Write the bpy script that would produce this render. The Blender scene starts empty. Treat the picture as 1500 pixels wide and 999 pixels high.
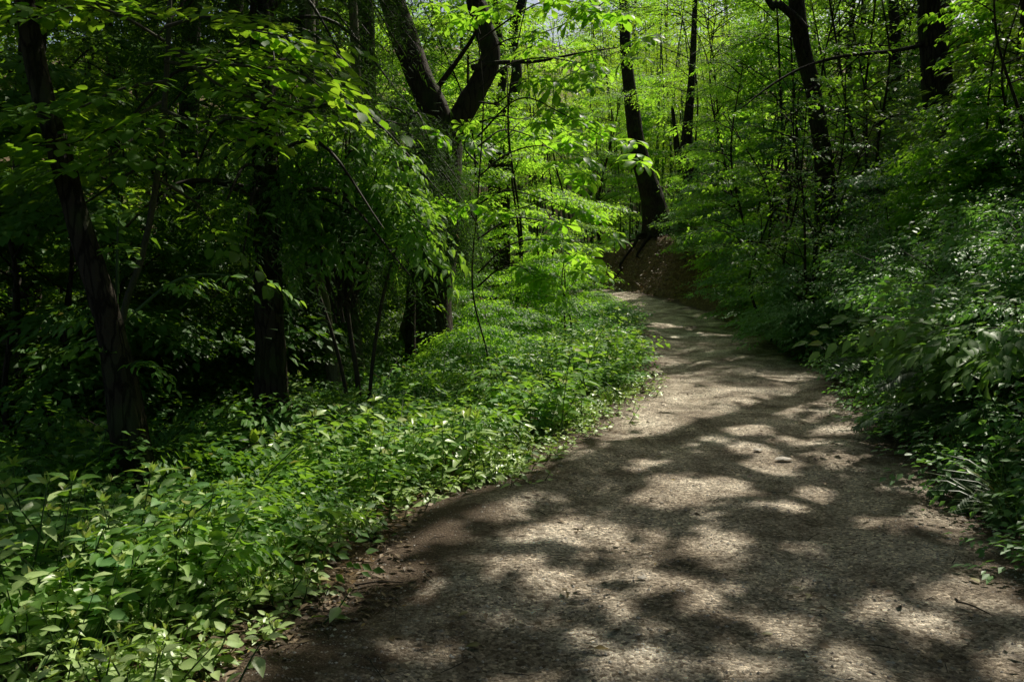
import bpy, math, random
import numpy as np
from mathutils import Vector

RNG = np.random.default_rng(11)
random.seed(11)
scn = bpy.context.scene
COL = scn.collection
R = math.radians

# ------------------------------------------------------------------ camera geometry
F = 1177.0
PITCH = R(-4.85)
CAM = np.array([0.0, 0.0, 1.6])
FW = np.array([0, math.cos(PITCH), math.sin(PITCH)])
UPV = np.array([0, -math.sin(PITCH), math.cos(PITCH)])
RT = np.array([1.0, 0, 0])

def P(px, py, Y):
    d = FW + RT * ((px - 750) / F) + UPV * ((499.5 - py) / F)
    return CAM + d * (Y / d[1])

def project(p):
    v = np.atleast_2d(p) - CAM
    z = v @ FW
    return 750 + F * (v @ RT) / z, 499.5 - F * (v @ UPV) / z, z

SUN_EL, SUN_AZ = R(52), math.atan2(.593, .805)      # azimuth clockwise from +Y
SUN = np.array([math.sin(SUN_AZ) * math.cos(SUN_EL), math.cos(SUN_AZ) * math.cos(SUN_EL), math.sin(SUN_EL)])

# ------------------------------------------------------------------ path and terrain
_K = np.array([  # x, y, half width, z
    [-1.6, -6, 1.9, 0], [0.2, 0, 2.0, 0], [0.95, 3, 2.0, 0], [1.14, 4.4, 1.9, 0], [1.5, 5.6, 1.78, 0], [2.12, 7.6, 1.64, 0],
    [3.25, 11.3, 1.55, 0], [3.9, 14.5, 1.6, 0.02], [4.45, 19, 1.62, .2], [4.45, 24, 1.35, .45], [4.0, 28, 1.3, .72],
    [2.6, 31.3, 1.25, .95], [0, 33.4, 1.25, 1.12], [-3.5, 34.6, 1.25, 1.28], [-9, 35.5, 1.25, 1.5], [-17, 37, 1.25, 1.7], [-30, 40, 1.25, 2.0]])

def catmull(K, n):
    K = np.asarray(K, float)
    out = []
    Q = np.vstack([2 * K[0] - K[1], K, 2 * K[-1] - K[-2]])
    for i in range(1, len(Q) - 2):
        p0, p1, p2, p3 = Q[i - 1], Q[i], Q[i + 1], Q[i + 2]
        t = np.linspace(0, 1, n, endpoint=False)[:, None]
        out.append(.5 * ((2 * p1) + (-p0 + p2) * t + (2 * p0 - 5 * p1 + 4 * p2 - p3) * t ** 2 + (-p0 + 3 * p1 - 3 * p2 + p3) * t ** 3))
    out.append(K[-1:])
    return np.vstack(out)

PC = catmull(_K, 28)
PT = np.gradient(PC[:, :2], axis=0)
PT /= np.linalg.norm(PT, axis=1)[:, None]
PS = np.concatenate([[0], np.cumsum(np.linalg.norm(np.diff(PC[:, :2], axis=0), axis=1))])
S_BEND = PS[np.argmin(np.abs(PC[:, 1] - 28))]

def pathd(x, y):
    x = np.atleast_1d(np.asarray(x, float)); y = np.atleast_1d(np.asarray(y, float))
    d = np.empty(len(x)); hw = np.empty(len(x)); zc = np.empty(len(x)); ss = np.empty(len(x))
    for a in range(0, len(x), 20000):
        b = slice(a, a + 20000)
        D = (x[b, None] - PC[None, :, 0]) ** 2 + (y[b, None] - PC[None, :, 1]) ** 2
        k = D.argmin(1)
        sg = PT[k, 1] * (x[b] - PC[k, 0]) - PT[k, 0] * (y[b] - PC[k, 1])
        d[b] = np.sqrt(D[np.arange(len(k)), k]) * np.where(sg >= 0, 1, -1)
        hw[b] = PC[k, 2]; zc[b] = PC[k, 3]; ss[b] = PS[k]
    return d, hw, zc, ss

def sstep(a, b, x):
    t = np.clip((x - a) / (b - a), 0, 1)
    return t * t * (3 - 2 * t)

def undul(x, y):
    return (.05 * np.sin(x * 1.3 + 1) * np.cos(y * 1.1) + .03 * np.sin(x * 2.9 + y * 2.3) + .02 * np.sin(x * 5.1 - y * 4.3 + 2))

def height(x, y):
    x = np.atleast_1d(np.asarray(x, float)); y = np.atleast_1d(np.asarray(y, float))
    d, hw, zc, s = pathd(x, y)
    dl = -d - hw; dr = d - hw
    left = zc + .04 * sstep(0, .4, dl) - .45 * (1 - np.exp(-np.maximum(dl - .5, 0) / 2.5)) - .05 * np.clip(dl, 0, 14) + .22 * np.maximum(dl - 15, 0)
    w = sstep(S_BEND - 4, S_BEND + 1, s)
    Bh = 6.2 * (1 - w) + w * (2.15 - 1.25 * sstep(S_BEND + 2.2, S_BEND + 6.5, s))
    sl = 1.02 * (1 - w) + w * 1.25
    e = np.maximum(dr - .12, 0)
    ramp = np.minimum(sl * e, Bh)
    ex = np.maximum(e - Bh / sl, 0)
    out = .42 * (1 - w) + w * .10
    right = zc + ramp + out * np.minimum(ex, 14) + .12 * np.maximum(ex - 14, 0)
    inside = zc - .07 * sstep(0, .35, np.minimum(-dl, -dr))
    far = .30 * np.maximum(y - 56, 0)
    h = np.where(dl > 0, left, np.where(dr > 0, right, inside))
    return h + far + undul(x, y) * np.clip((np.abs(d) - hw) / .8, 0, 1) * (1 + .5 * np.clip((np.abs(d) - hw) / 3, 0, 2))

def hz(x, y):
    return float(height([x], [y])[0])

# ------------------------------------------------------------------ node helpers
def new_mat(name):
    m = bpy.data.materials.new(name)
    m.use_nodes = True
    nt = m.node_tree
    nt.nodes.clear()
    return m, nt, nt.nodes, nt.links

def nd(N, t, **kw):
    n = N.new(t)
    for k, v in kw.items():
        setattr(n, k, v)
    return n

def ramp(N, stops, interp='LINEAR'):
    r = N.new('ShaderNodeValToRGB')
    r.color_ramp.interpolation = interp
    e = r.color_ramp.elements
    while len(e) < len(stops):
        e.new(.5)
    for i, (p, c) in enumerate(stops):
        e[i].position = p
        e[i].color = (*c, 1) if len(c) == 3 else c
    return r

def leaf_mat(name, dark, light, tdark, tlight, rough=.42, tfac=.42, spec=.45):
    m, nt, N, L = new_mat(name)
    at = nd(N, 'ShaderNodeAttribute', attribute_name='tint')
    rb = nd(N, 'ShaderNodeAttribute', attribute_name='rib')
    oi = nd(N, 'ShaderNodeObjectInfo')
    ns = nd(N, 'ShaderNodeTexNoise'); ns.inputs['Scale'].default_value = 1.3; ns.inputs['Detail'].default_value = 2
    tc = nd(N, 'ShaderNodeNewGeometry')
    L.new(tc.outputs['Position'], ns.inputs['Vector'])
    a1 = nd(N, 'ShaderNodeMath', operation='MULTIPLY_ADD'); a1.inputs[1].default_value = .25
    L.new(oi.outputs['Random'], a1.inputs[0]); L.new(at.outputs['Fac'], a1.inputs[2])
    a2 = nd(N, 'ShaderNodeMath', operation='MULTIPLY_ADD'); a2.inputs[1].default_value = .7
    L.new(ns.outputs['Fac'], a2.inputs[0]); L.new(a1.outputs[0], a2.inputs[2])
    a3 = nd(N, 'ShaderNodeMath', operation='SUBTRACT'); a3.inputs[1].default_value = .47; a3.use_clamp = True
    L.new(a2.outputs[0], a3.inputs[0])
    c1 = ramp(N, [(0, dark), (.9, light), (1.0, tuple(min(1, c * 1.15) for c in light))])
    c2 = ramp(N, [(0, tdark), (1, tlight)])
    L.new(a3.outputs[0], c1.inputs[0]); L.new(a3.outputs[0], c2.inputs[0])
    mx = nd(N, 'ShaderNodeMixRGB', blend_type='MIX')
    mx.inputs['Color2'].default_value = (*[min(1, c * 1.5 + .02) for c in light], 1)
    mr = nd(N, 'ShaderNodeMath', operation='MULTIPLY'); mr.inputs[1].default_value = .4
    L.new(rb.outputs['Fac'], mr.inputs[0]); L.new(mr.outputs[0], mx.inputs['Fac'])
    old = nd(N, 'ShaderNodeMath', operation='GREATER_THAN'); old.inputs[1].default_value = .965; L.new(at.outputs['Fac'], old.inputs[0])
    om = nd(N, 'ShaderNodeMixRGB'); om.inputs['Color2'].default_value = (.34, .25, .05, 1)
    of = nd(N, 'ShaderNodeMath', operation='MULTIPLY'); of.inputs[1].default_value = .75; L.new(old.outputs[0], of.inputs[0]); L.new(of.outputs[0], om.inputs['Fac'])
    L.new(c1.outputs[0], om.inputs['Color1']); L.new(om.outputs[0], mx.inputs['Color1'])
    pr = nd(N, 'ShaderNodeBsdfPrincipled')
    pr.inputs['Roughness'].default_value = rough
    pr.inputs['Specular IOR Level'].default_value = spec
    L.new(mx.outputs[0], pr.inputs['Base Color'])
    tr = nd(N, 'ShaderNodeBsdfTranslucent')
    L.new(c2.outputs[0], tr.inputs['Color'])
    ms = nd(N, 'ShaderNodeMixShader'); ms.inputs[0].default_value = tfac
    L.new(pr.outputs[0], ms.inputs[1]); L.new(tr.outputs[0], ms.inputs[2])
    o = nd(N, 'ShaderNodeOutputMaterial')
    L.new(ms.outputs[0], o.inputs['Surface'])
    return m

def bark_mat(name, c0, c1, scale=9.0, moss=.0, bump=.6):
    m, nt, N, L = new_mat(name)
    tc = nd(N, 'ShaderNodeTexCoord')
    mp = nd(N, 'ShaderNodeMapping'); mp.inputs['Scale'].default_value = (1, 1, .22)
    L.new(tc.outputs['Object'], mp.inputs['Vector'])
    v = nd(N, 'ShaderNodeTexVoronoi', feature='DISTANCE_TO_EDGE'); v.inputs['Scale'].default_value = scale * 1.6
    n = nd(N, 'ShaderNodeTexNoise'); n.inputs['Scale'].default_value = scale; n.inputs['Detail'].default_value = 8; n.inputs['Roughness'].default_value = .65
    L.new(mp.outputs[0], n.inputs['Vector'])
    dm = nd(N, 'ShaderNodeVectorMath', operation='MULTIPLY_ADD'); dm.inputs[1].default_value = (.12, .12, .12)
    L.new(n.outputs['Color'], dm.inputs[0]); L.new(mp.outputs[0], dm.inputs[2])
    L.new(dm.outputs[0], v.inputs['Vector'])
    vr = ramp(N, [(0, (0, 0, 0)), (.12, (1, 1, 1))])
    L.new(v.outputs['Distance'], vr.inputs[0])
    ad = nd(N, 'ShaderNodeMath', operation='MULTIPLY_ADD'); ad.inputs[1].default_value = .5
    L.new(vr.outputs[0], ad.inputs[0]); L.new(n.outputs['Fac'], ad.inputs[2])
    c = ramp(N, [(.3, c0), (1.0, c1)])
    L.new(ad.outputs[0], c.inputs[0])
    last = c.outputs[0]
    if moss:
        n2 = nd(N, 'ShaderNodeTexNoise'); n2.inputs['Scale'].default_value = 2.5; n2.inputs['Detail'].default_value = 6
        L.new(tc.outputs['Object'], n2.inputs['Vector'])
        r2 = ramp(N, [(.5, (0, 0, 0)), (.68, (moss, moss, moss))])
        L.new(n2.outputs['Fac'], r2.inputs[0])
        mx = nd(N, 'ShaderNodeMixRGB'); mx.inputs['Color2'].default_value = (.05, .075, .02, 1)
        L.new(r2.outputs[0], mx.inputs['Fac']); L.new(last, mx.inputs['Color1'])
        last = mx.outputs[0]
    b = nd(N, 'ShaderNodeBump'); b.inputs['Strength'].default_value = bump; b.inputs['Distance'].default_value = .05
    L.new(ad.outputs[0], b.inputs['Height'])
    p = nd(N, 'ShaderNodeBsdfPrincipled'); p.inputs['Roughness'].default_value = .85; p.inputs['Specular IOR Level'].default_value = .2
    L.new(last, p.inputs['Base Color']); L.new(b.outputs[0], p.inputs['Normal'])
    o = nd(N, 'ShaderNodeOutputMaterial'); L.new(p.outputs[0], o.inputs['Surface'])
    return m

def plain_mat(name, c, rough=.7, var=.4, scale=8):
    m, nt, N, L = new_mat(name)
    tc = nd(N, 'ShaderNodeTexCoord')
    n = nd(N, 'ShaderNodeTexNoise'); n.inputs['Scale'].default_value = scale; n.inputs['Detail'].default_value = 5
    L.new(tc.outputs['Object'], n.inputs['Vector'])
    r = ramp(N, [(.3, tuple(x * (1 - var) for x in c)), (.7, tuple(x * (1 + var) for x in c))])
    L.new(n.outputs['Fac'], r.inputs[0])
    p = nd(N, 'ShaderNodeBsdfPrincipled'); p.inputs['Roughness'].default_value = rough; p.inputs['Specular IOR Level'].default_value = .3
    L.new(r.outputs[0], p.inputs['Base Color'])
    o = nd(N, 'ShaderNodeOutputMaterial'); L.new(p.outputs[0], o.inputs['Surface'])
    return m

def path_mat():
    m, nt, N, L = new_mat('trodden gravel')
    g = nd(N, 'ShaderNodeNewGeometry')
    ed = nd(N, 'ShaderNodeAttribute', attribute_name='edge')
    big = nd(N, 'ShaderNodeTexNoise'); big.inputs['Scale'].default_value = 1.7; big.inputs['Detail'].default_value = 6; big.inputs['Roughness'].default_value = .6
    mid = nd(N, 'ShaderNodeTexNoise'); mid.inputs['Scale'].default_value = 9; mid.inputs['Detail'].default_value = 8; mid.inputs['Roughness'].default_value = .7
    fin = nd(N, 'ShaderNodeTexNoise'); fin.inputs['Scale'].default_value = 85; fin.inputs['Detail'].default_value = 4; fin.inputs['Roughness'].default_value = .8
    vo = nd(N, 'ShaderNodeTexVoronoi'); vo.inputs['Scale'].default_value = 62
    vo2 = nd(N, 'ShaderNodeTexVoronoi'); vo2.inputs['Scale'].default_value = 150
    for t in (big, mid, fin, vo, vo2):
        L.new(g.outputs['Position'], t.inputs['Vector'])
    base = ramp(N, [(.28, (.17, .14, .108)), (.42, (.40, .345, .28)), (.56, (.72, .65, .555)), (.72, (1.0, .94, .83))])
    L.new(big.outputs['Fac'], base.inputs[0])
    # pebble by pebble colour
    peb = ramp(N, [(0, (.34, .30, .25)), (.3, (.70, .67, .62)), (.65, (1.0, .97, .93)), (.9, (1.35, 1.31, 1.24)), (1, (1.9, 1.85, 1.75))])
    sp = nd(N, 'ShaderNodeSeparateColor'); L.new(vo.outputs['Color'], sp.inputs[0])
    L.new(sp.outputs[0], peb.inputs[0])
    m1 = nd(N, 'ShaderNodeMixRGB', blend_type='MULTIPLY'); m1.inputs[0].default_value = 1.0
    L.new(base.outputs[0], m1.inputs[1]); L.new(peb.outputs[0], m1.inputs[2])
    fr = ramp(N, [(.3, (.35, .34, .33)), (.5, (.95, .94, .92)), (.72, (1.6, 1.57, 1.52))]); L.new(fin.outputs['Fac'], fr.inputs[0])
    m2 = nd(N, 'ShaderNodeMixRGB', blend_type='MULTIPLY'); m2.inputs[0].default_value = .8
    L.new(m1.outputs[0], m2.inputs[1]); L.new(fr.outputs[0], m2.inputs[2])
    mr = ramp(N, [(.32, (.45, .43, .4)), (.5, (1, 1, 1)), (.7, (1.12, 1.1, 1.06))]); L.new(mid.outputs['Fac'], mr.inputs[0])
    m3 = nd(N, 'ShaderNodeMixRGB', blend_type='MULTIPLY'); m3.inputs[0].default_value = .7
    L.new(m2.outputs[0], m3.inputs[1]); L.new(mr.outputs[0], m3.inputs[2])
    # earth and crumbled leaf along the edges
    ea = nd(N, 'ShaderNodeMath', operation='MULTIPLY_ADD'); ea.inputs[1].default_value = .9
    bl = ramp(N, [(.50, (0, 0, 0)), (.66, (.42, .42, .42))]); bn = nd(N, 'ShaderNodeTexNoise'); bn.inputs['Scale'].default_value = 2.6; bn.inputs['Detail'].default_value = 9; bn.inputs['Roughness'].default_value = .72
    L.new(g.outputs['Position'], bn.inputs['Vector']); L.new(bn.outputs['Fac'], bl.inputs[0])
    eb = nd(N, 'ShaderNodeMath', operation='ADD'); L.new(ed.outputs['Fac'], eb.inputs[0]); L.new(bl.outputs[0], eb.inputs[1])
    L.new(mid.outputs['Fac'], ea.inputs[0]); L.new(eb.outputs[0], ea.inputs[2])
    er = ramp(N, [(.95, (0, 0, 0)), (1.35, (1, 1, 1))])
    sb = nd(N, 'ShaderNodeMath', operation='MULTIPLY'); sb.inputs[1].default_value = .75
    L.new(ea.outputs[0], sb.inputs[0])
    er = ramp(N, [(.52, (0, 0, 0)), (.86, (1, 1, 1))]); L.new(sb.outputs[0], er.inputs[0])
    earth = ramp(N, [(.3, (.05, .034, .02)), (.55, (.14, .10, .068)), (.75, (.30, .23, .16))]); L.new(fin.outputs['Fac'], earth.inputs[0])
    m4 = nd(N, 'ShaderNodeMixRGB'); L.new(er.outputs[0], m4.inputs[0]); L.new(m3.outputs[0], m4.inputs[1]); L.new(earth.outputs[0], m4.inputs[2])
    h1 = nd(N, 'ShaderNodeMath', operation='MULTIPLY_ADD'); h1.inputs[1].default_value = -.6
    L.new(vo.outputs['Distance'], h1.inputs[0]); L.new(fin.outputs['Fac'], h1.inputs[2])
    h2 = nd(N, 'ShaderNodeMath', operation='MULTIPLY_ADD'); h2.inputs[1].default_value = 1.6
    L.new(mid.outputs['Fac'], h2.inputs[0]); L.new(h1.outputs[0], h2.inputs[2])
    b = nd(N, 'ShaderNodeBump'); b.inputs['Strength'].default_value = .9; b.inputs['Distance'].default_value = .022
    L.new(h2.outputs[0], b.inputs['Height'])
    p = nd(N, 'ShaderNodeBsdfPrincipled'); p.inputs['Roughness'].default_value = .85; p.inputs['Specular IOR Level'].default_value = .25
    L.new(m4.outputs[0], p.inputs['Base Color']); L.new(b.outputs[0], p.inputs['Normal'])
    o = nd(N, 'ShaderNodeOutputMaterial'); L.new(p.outputs[0], o.inputs['Surface'])
    return m

def soil_mat():
    m, nt, N, L = new_mat('forest soil')
    g = nd(N, 'ShaderNodeNewGeometry')
    a = nd(N, 'ShaderNodeTexNoise'); a.inputs['Scale'].default_value = 1.2; a.inputs['Detail'].default_value = 8
    b = nd(N, 'ShaderNodeTexNoise'); b.inputs['Scale'].default_value = 30; b.inputs['Detail'].default_value = 6; b.inputs['Roughness'].default_value = .75
    v = nd(N, 'ShaderNodeTexVoronoi'); v.inputs['Scale'].default_value = 22
    for t in (a, b, v):
        L.new(g.outputs['Position'], t.inputs['Vector'])
    c = ramp(N, [(.3, (.055, .043, .024)), (.55, (.19, .145, .085)), (.8, (.42, .33, .21))]); L.new(b.outputs['Fac'], c.inputs[0])
    sp = nd(N, 'ShaderNodeSeparateColor'); L.new(v.outputs['Color'], sp.inputs[0])
    lr = ramp(N, [(0, (.5, .45, .4)), (.7, (1.1, 1, .9)), (1, (2.0, 1.7, 1.3))]); L.new(sp.outputs[0], lr.inputs[0])
    mx = nd(N, 'ShaderNodeMixRGB', blend_type='MULTIPLY'); mx.inputs[0].default_value = .8
    L.new(c.outputs[0], mx.inputs[1]); L.new(lr.outputs[0], mx.inputs[2])
    bp = nd(N, 'ShaderNodeBump'); bp.inputs['Strength'].default_value = 1; bp.inputs['Distance'].default_value = .12
    ha = nd(N, 'ShaderNodeTexNoise'); ha.inputs['Scale'].default_value = 7; ha.inputs['Detail'].default_value = 10; ha.inputs['Roughness'].default_value = .75; L.new(g.outputs['Position'], ha.inputs['Vector'])
    L.new(ha.outputs['Fac'], bp.inputs['Height'])
    p = nd(N, 'ShaderNodeBsdfPrincipled'); p.inputs['Roughness'].default_value = .9; p.inputs['Specular IOR Level'].default_value = .2
    L.new(mx.outputs[0], p.inputs['Base Color']); L.new(bp.outputs[0], p.inputs['Normal'])
    o = nd(N, 'ShaderNodeOutputMaterial'); L.new(p.outputs[0], o.inputs['Surface'])
    return m

M = {}
M['herb'] = leaf_mat('verge herb leaf', (.15, .28, .05), (.50, .64, .27), (.26, .48, .02), (.52, .76, .08), rough=.38, tfac=.30, spec=.6)
M['bank'] = leaf_mat('bank herb leaf', (.065, .19, .05), (.21, .38, .14), (.13, .40, .035), (.30, .58, .07), rough=.43, tfac=.37, spec=.36)
M['broad'] = leaf_mat('broad bank leaf', (.09, .18, .05), (.20, .32, .11), (.14, .36, .03), (.30, .54, .06), rough=.46, tfac=.36, spec=.25)
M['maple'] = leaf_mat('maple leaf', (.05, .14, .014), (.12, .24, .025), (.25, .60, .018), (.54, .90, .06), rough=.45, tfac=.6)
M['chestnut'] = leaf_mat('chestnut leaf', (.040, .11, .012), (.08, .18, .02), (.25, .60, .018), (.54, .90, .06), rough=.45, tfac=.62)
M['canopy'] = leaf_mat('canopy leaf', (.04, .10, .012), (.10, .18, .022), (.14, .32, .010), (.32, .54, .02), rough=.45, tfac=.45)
M['overhead'] = leaf_mat('overhead canopy leaf', (.03, .07, .012), (.07, .13, .02), (.08, .2, .008), (.18, .34, .015), rough=.5, tfac=.3)  # darker copy of the canopy leaf, passing less light for deeper shade below
M['glow'] = leaf_mat('sun-toned far leaf', (.07, .16, .014), (.15, .28, .025), (.32, .66, .03), (.60, .92, .08), rough=.5, tfac=.65)  # paler than the canopy leaf: backlit glow put into its colours
M['beech'] = leaf_mat('beech leaf', (.045, .12, .018), (.11, .21, .035), (.26, .56, .018), (.54, .80, .045), rough=.52, tfac=.48, spec=.25)
M['elder'] = leaf_mat('elder leaf', (.075, .18, .035), (.18, .33, .08), (.26, .56, .025), (.50, .82, .07), rough=.52, tfac=.42, spec=.25)
M['conifer'] = leaf_mat('conifer needle', (.02, .06, .012), (.055, .115, .026), (.06, .16, .012), (.13, .28, .02), rough=.7, tfac=.25, spec=.12)
M['sasa'] = leaf_mat('dwarf bamboo leaf', (.08, .17, .03), (.20, .29, .09), (.22, .46, .02), (.46, .68, .05), rough=.44, tfac=.42, spec=.28)
M['bamboo_leaf'] = leaf_mat('bamboo leaf', (.06, .14, .012), (.12, .22, .02), (.24, .46, .015), (.48, .70, .03), rough=.45, tfac=.55)
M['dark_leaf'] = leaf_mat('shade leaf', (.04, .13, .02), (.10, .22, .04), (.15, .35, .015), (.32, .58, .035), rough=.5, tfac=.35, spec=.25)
M['grass'] = leaf_mat('grass blade', (.05, .11, .02), (.12, .20, .04), (.10, .24, .02), (.26, .42, .04), rough=.4, tfac=.4)
M['fern'] = leaf_mat('fern frond', (.035, .10, .03), (.08, .17, .05), (.07, .22, .02), (.16, .36, .03), rough=.45, tfac=.4)
M['litter'] = leaf_mat('dry leaf', (.08, .056, .032), (.32, .235, .145), (.05, .03, .01), (.2, .12, .05), rough=.6, tfac=.12)
M['fallen'] = leaf_mat('fresh fallen leaf', (.10, .11, .03), (.22, .2, .06), (.1, .1, .02), (.2, .2, .04), rough=.5, tfac=.2)
M['bark'] = bark_mat('dark bark', (.006, .005, .003), (.050, .040, .027), 10, .7, 1.0)
M['bark_moss'] = bark_mat('mossy bark', (.014, .011, .008), (.06, .048, .034), 7, .8)
M['bark_pale'] = bark_mat('pale bark', (.07, .065, .04), (.16, .15, .10), 14, .4, .3)
M['bark_grey'] = bark_mat('smooth grey bark', (.035, .032, .024), (.085, .08, .06), 22, .5, .2)
M['twig'] = plain_mat('twig bark', (.035, .028, .018))
M['stem'] = plain_mat('green stem', (.05, .10, .025), .5)
M['culm'] = plain_mat('bamboo culm', (.06, .11, .028), .35, .45, 3)
M['root'] = bark_mat('root bark', (.008, .006, .004), (.035, .027, .017), 12, .4)
M['stone'] = plain_mat('stone', (.48, .44, .38), .8, .35, 30)
M['soil'] = soil_mat()
M['path'] = path_mat()

# ------------------------------------------------------------------ mesh building
def make_mesh(name, verts, faces_by_n, mats, attrs=None, fmat=None, smooth=True):
    """faces_by_n: list of (k, array(nf,k)) polygon blocks; fmat: list of material indices per block."""
    me = bpy.data.meshes.new(name)
    verts = np.asarray(verts, np.float32)
    me.vertices.add(len(verts))
    me.vertices.foreach_set('co', verts.ravel())
    idx = np.concatenate([f.ravel() for f in faces_by_n]).astype(np.int32)
    tot = np.concatenate([np.full(len(f), f.shape[1], np.int32) for f in faces_by_n])
    st = np.concatenate([[0], np.cumsum(tot)[:-1]]).astype(np.int32)
    me.loops.add(len(idx)); me.loops.foreach_set('vertex_index', idx)
    me.polygons.add(len(tot))
    me.polygons.foreach_set('loop_start', st)
    me.polygons.foreach_set('loop_total', tot)
    if fmat is not None:
        me.polygons.foreach_set('material_index', np.concatenate([np.full(len(f), i, np.int32) for f, i in zip(faces_by_n, fmat)]))
    me.polygons.foreach_set('use_smooth', np.full(len(tot), smooth))
    for k, v in (attrs or {}).items():
        a = me.attributes.new(k, 'FLOAT', 'POINT')
        a.data.foreach_set('value', np.asarray(v, np.float32))
    for m in mats:
        me.materials.append(m)
    me.update(calc_edges=True)
    return me

TEMPL = {}
def templ(name, pts, quads, tris):
    TEMPL[name] = (np.array(pts, float), np.array(quads, int).reshape(-1, 4), np.array(tris, int).reshape(-1, 3))

# points are (u along, v across, w up, rib)
templ('ovate', [(0, 0, 0, 1), (.3, 0, -.02, 1), (.62, 0, -.04, 1), (1, 0, -.16, .5),
                (.13, .55, .03, 0), (.36, 1, .06, 0), (.68, .66, .0, 0),
                (.13, -.55, .03, 0), (.36, -1, .06, 0), (.68, -.66, .0, 0)],
      [(0, 1, 5, 4), (1, 2, 6, 5), (0, 7, 8, 1), (1, 8, 9, 2)], [(2, 3, 6), (2, 9, 3)])
templ('round', [(0, 0, 0, 1), (.35, 0, 0, 1), (.7, 0, -.02, 1), (1, 0, -.08, .5),
                (.12, .7, .02, 0), (.4, 1, .04, 0), (.75, .75, .0, 0),
                (.12, -.7, .02, 0), (.4, -1, .04, 0), (.75, -.75, .0, 0)],
      [(0, 1, 5, 4), (1, 2, 6, 5), (0, 7, 8, 1), (1, 8, 9, 2)], [(2, 3, 6), (2, 9, 3)])
templ('obovate', [(0, 0, 0, 1), (.4, 0, .03, 1), (.75, 0, .0, 1), (1, 0, -.12, .5),
                  (.35, .45, .06, 0), (.68, 1, .06, 0), (.88, .7, -.02, 0),
                  (.35, -.45, .06, 0), (.68, -1, .06, 0), (.88, -.7, -.02, 0)],
      [(1, 2, 5, 4), (2, 3, 6, 5), (1, 7, 8, 2), (2, 8, 9, 3)], [(0, 1, 4), (0, 7, 1)])
templ('diamond', [(0, 0, 0, .2), (.42, 1, .06, 0), (.42, -1, .06, 0), (1, 0, -.10, 0)], [], [(0, 3, 1), (0, 2, 3)])
templ('narrow', [(0, 0, 0, .3), (.3, 1, .04, 0), (.3, -1, .04, 0), (.65, .75, -.03, 0), (.65, -.75, -.03, 0), (1, 0, -.2, 0)],
      [(1, 2, 4, 3)], [(0, 2, 1), (3, 4, 5)])
templ('needle', [(0, 1, 0, 0), (0, -1, 0, 0), (1, 0, 0, 0)], [], [(0, 1, 2)])
templ('blade', [(0, 1, 0, 0), (0, -1, 0, 0), (.4, .9, .12, 0), (.4, -.9, .12, 0), (.75, .6, .06, 0), (.75, -.6, .06, 0), (1, 0, -.14, 0)],
      [(0, 1, 3, 2), (2, 3, 5, 4)], [(4, 5, 6)])
_l = [(0, 0, 0, 1)]
_a = [(-140, .45), (-112, .20), (-80, .72), (-55, .30), (-36, .95), (-17, .42), (0, 1.05), (17, .42), (36, .95), (55, .30), (80, .72), (112, .20), (140, .45)]
for _d, _r in _a:
    _l.append((.42 + .55 * _r * math.cos(R(_d)), _r * math.sin(R(_d)) * 1.0, -.10 * _r, 0))
_l.append((.42, 0, .03, 1))
templ('maple', _l, [], [(14, i, i + 1) for i in range(1, 13)] + [(14, 13, 0), (14, 0, 1)])

def norm(a):
    return a / np.maximum(np.linalg.norm(a, axis=-1, keepdims=True), 1e-9)

class Leaves:
    def __init__(s):
        s.p, s.d, s.n, s.l, s.w, s.t = [], [], [], [], [], []
    def add(s, p, d, n, l, w, t):
        k = len(p)
        s.p.append(np.asarray(p, float)); s.d.append(np.asarray(d, float)); s.n.append(np.asarray(n, float))
        s.l.append(np.broadcast_to(l, k).astype(float)); s.w.append(np.broadcast_to(w, k).astype(float)); s.t.append(np.broadcast_to(t, k).astype(float))
    def arrays(s):
        return [np.concatenate(a) for a in (s.p, s.d, s.n, s.l, s.w, s.t)]
    def count(s):
        return sum(len(a) for a in s.p)
    def transformed(s, mask=None):
        return s
    def geo(s, tname, keep=None, base=0):
        T, Q, Tr = TEMPL[tname]
        p, d, n, l, w, t = s.arrays()
        if keep is not None:
            k = keep(p + d * (l * .5)[:, None])
            p, d, n, l, w, t = p[k], d[k], n[k], l[k], w[k], t[k]
        d = norm(d); side = norm(np.cross(n, d)); up = np.cross(d, side)
        V = (p[:, None] + d[:, None] * (T[None, :, 0, None] * l[:, None, None]) + side[:, None] * (T[None, :, 1, None] * w[:, None, None] * .5)
             + up[:, None] * (T[None, :, 2, None] * l[:, None, None]))
        k = len(T); N = len(p)
        off = (np.arange(N) * k)[:, None, None] + base
        q = (Q[None] + off).reshape(-1, 4) if len(Q) else np.zeros((0, 4), int)
        tr = (Tr[None] + off).reshape(-1, 3) if len(Tr) else np.zeros((0, 3), int)
        return V.reshape(-1, 3), q, tr, np.repeat(t, k), np.tile(T[:, 3], N)
    def mesh(s, name, tname, mat, keep=None):
        V, q, tr, t, rib = s.geo(tname, keep)
        return make_mesh(name, V, [x for x in (q, tr) if len(x)], [mat], {'tint': t, 'rib': rib})

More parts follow.
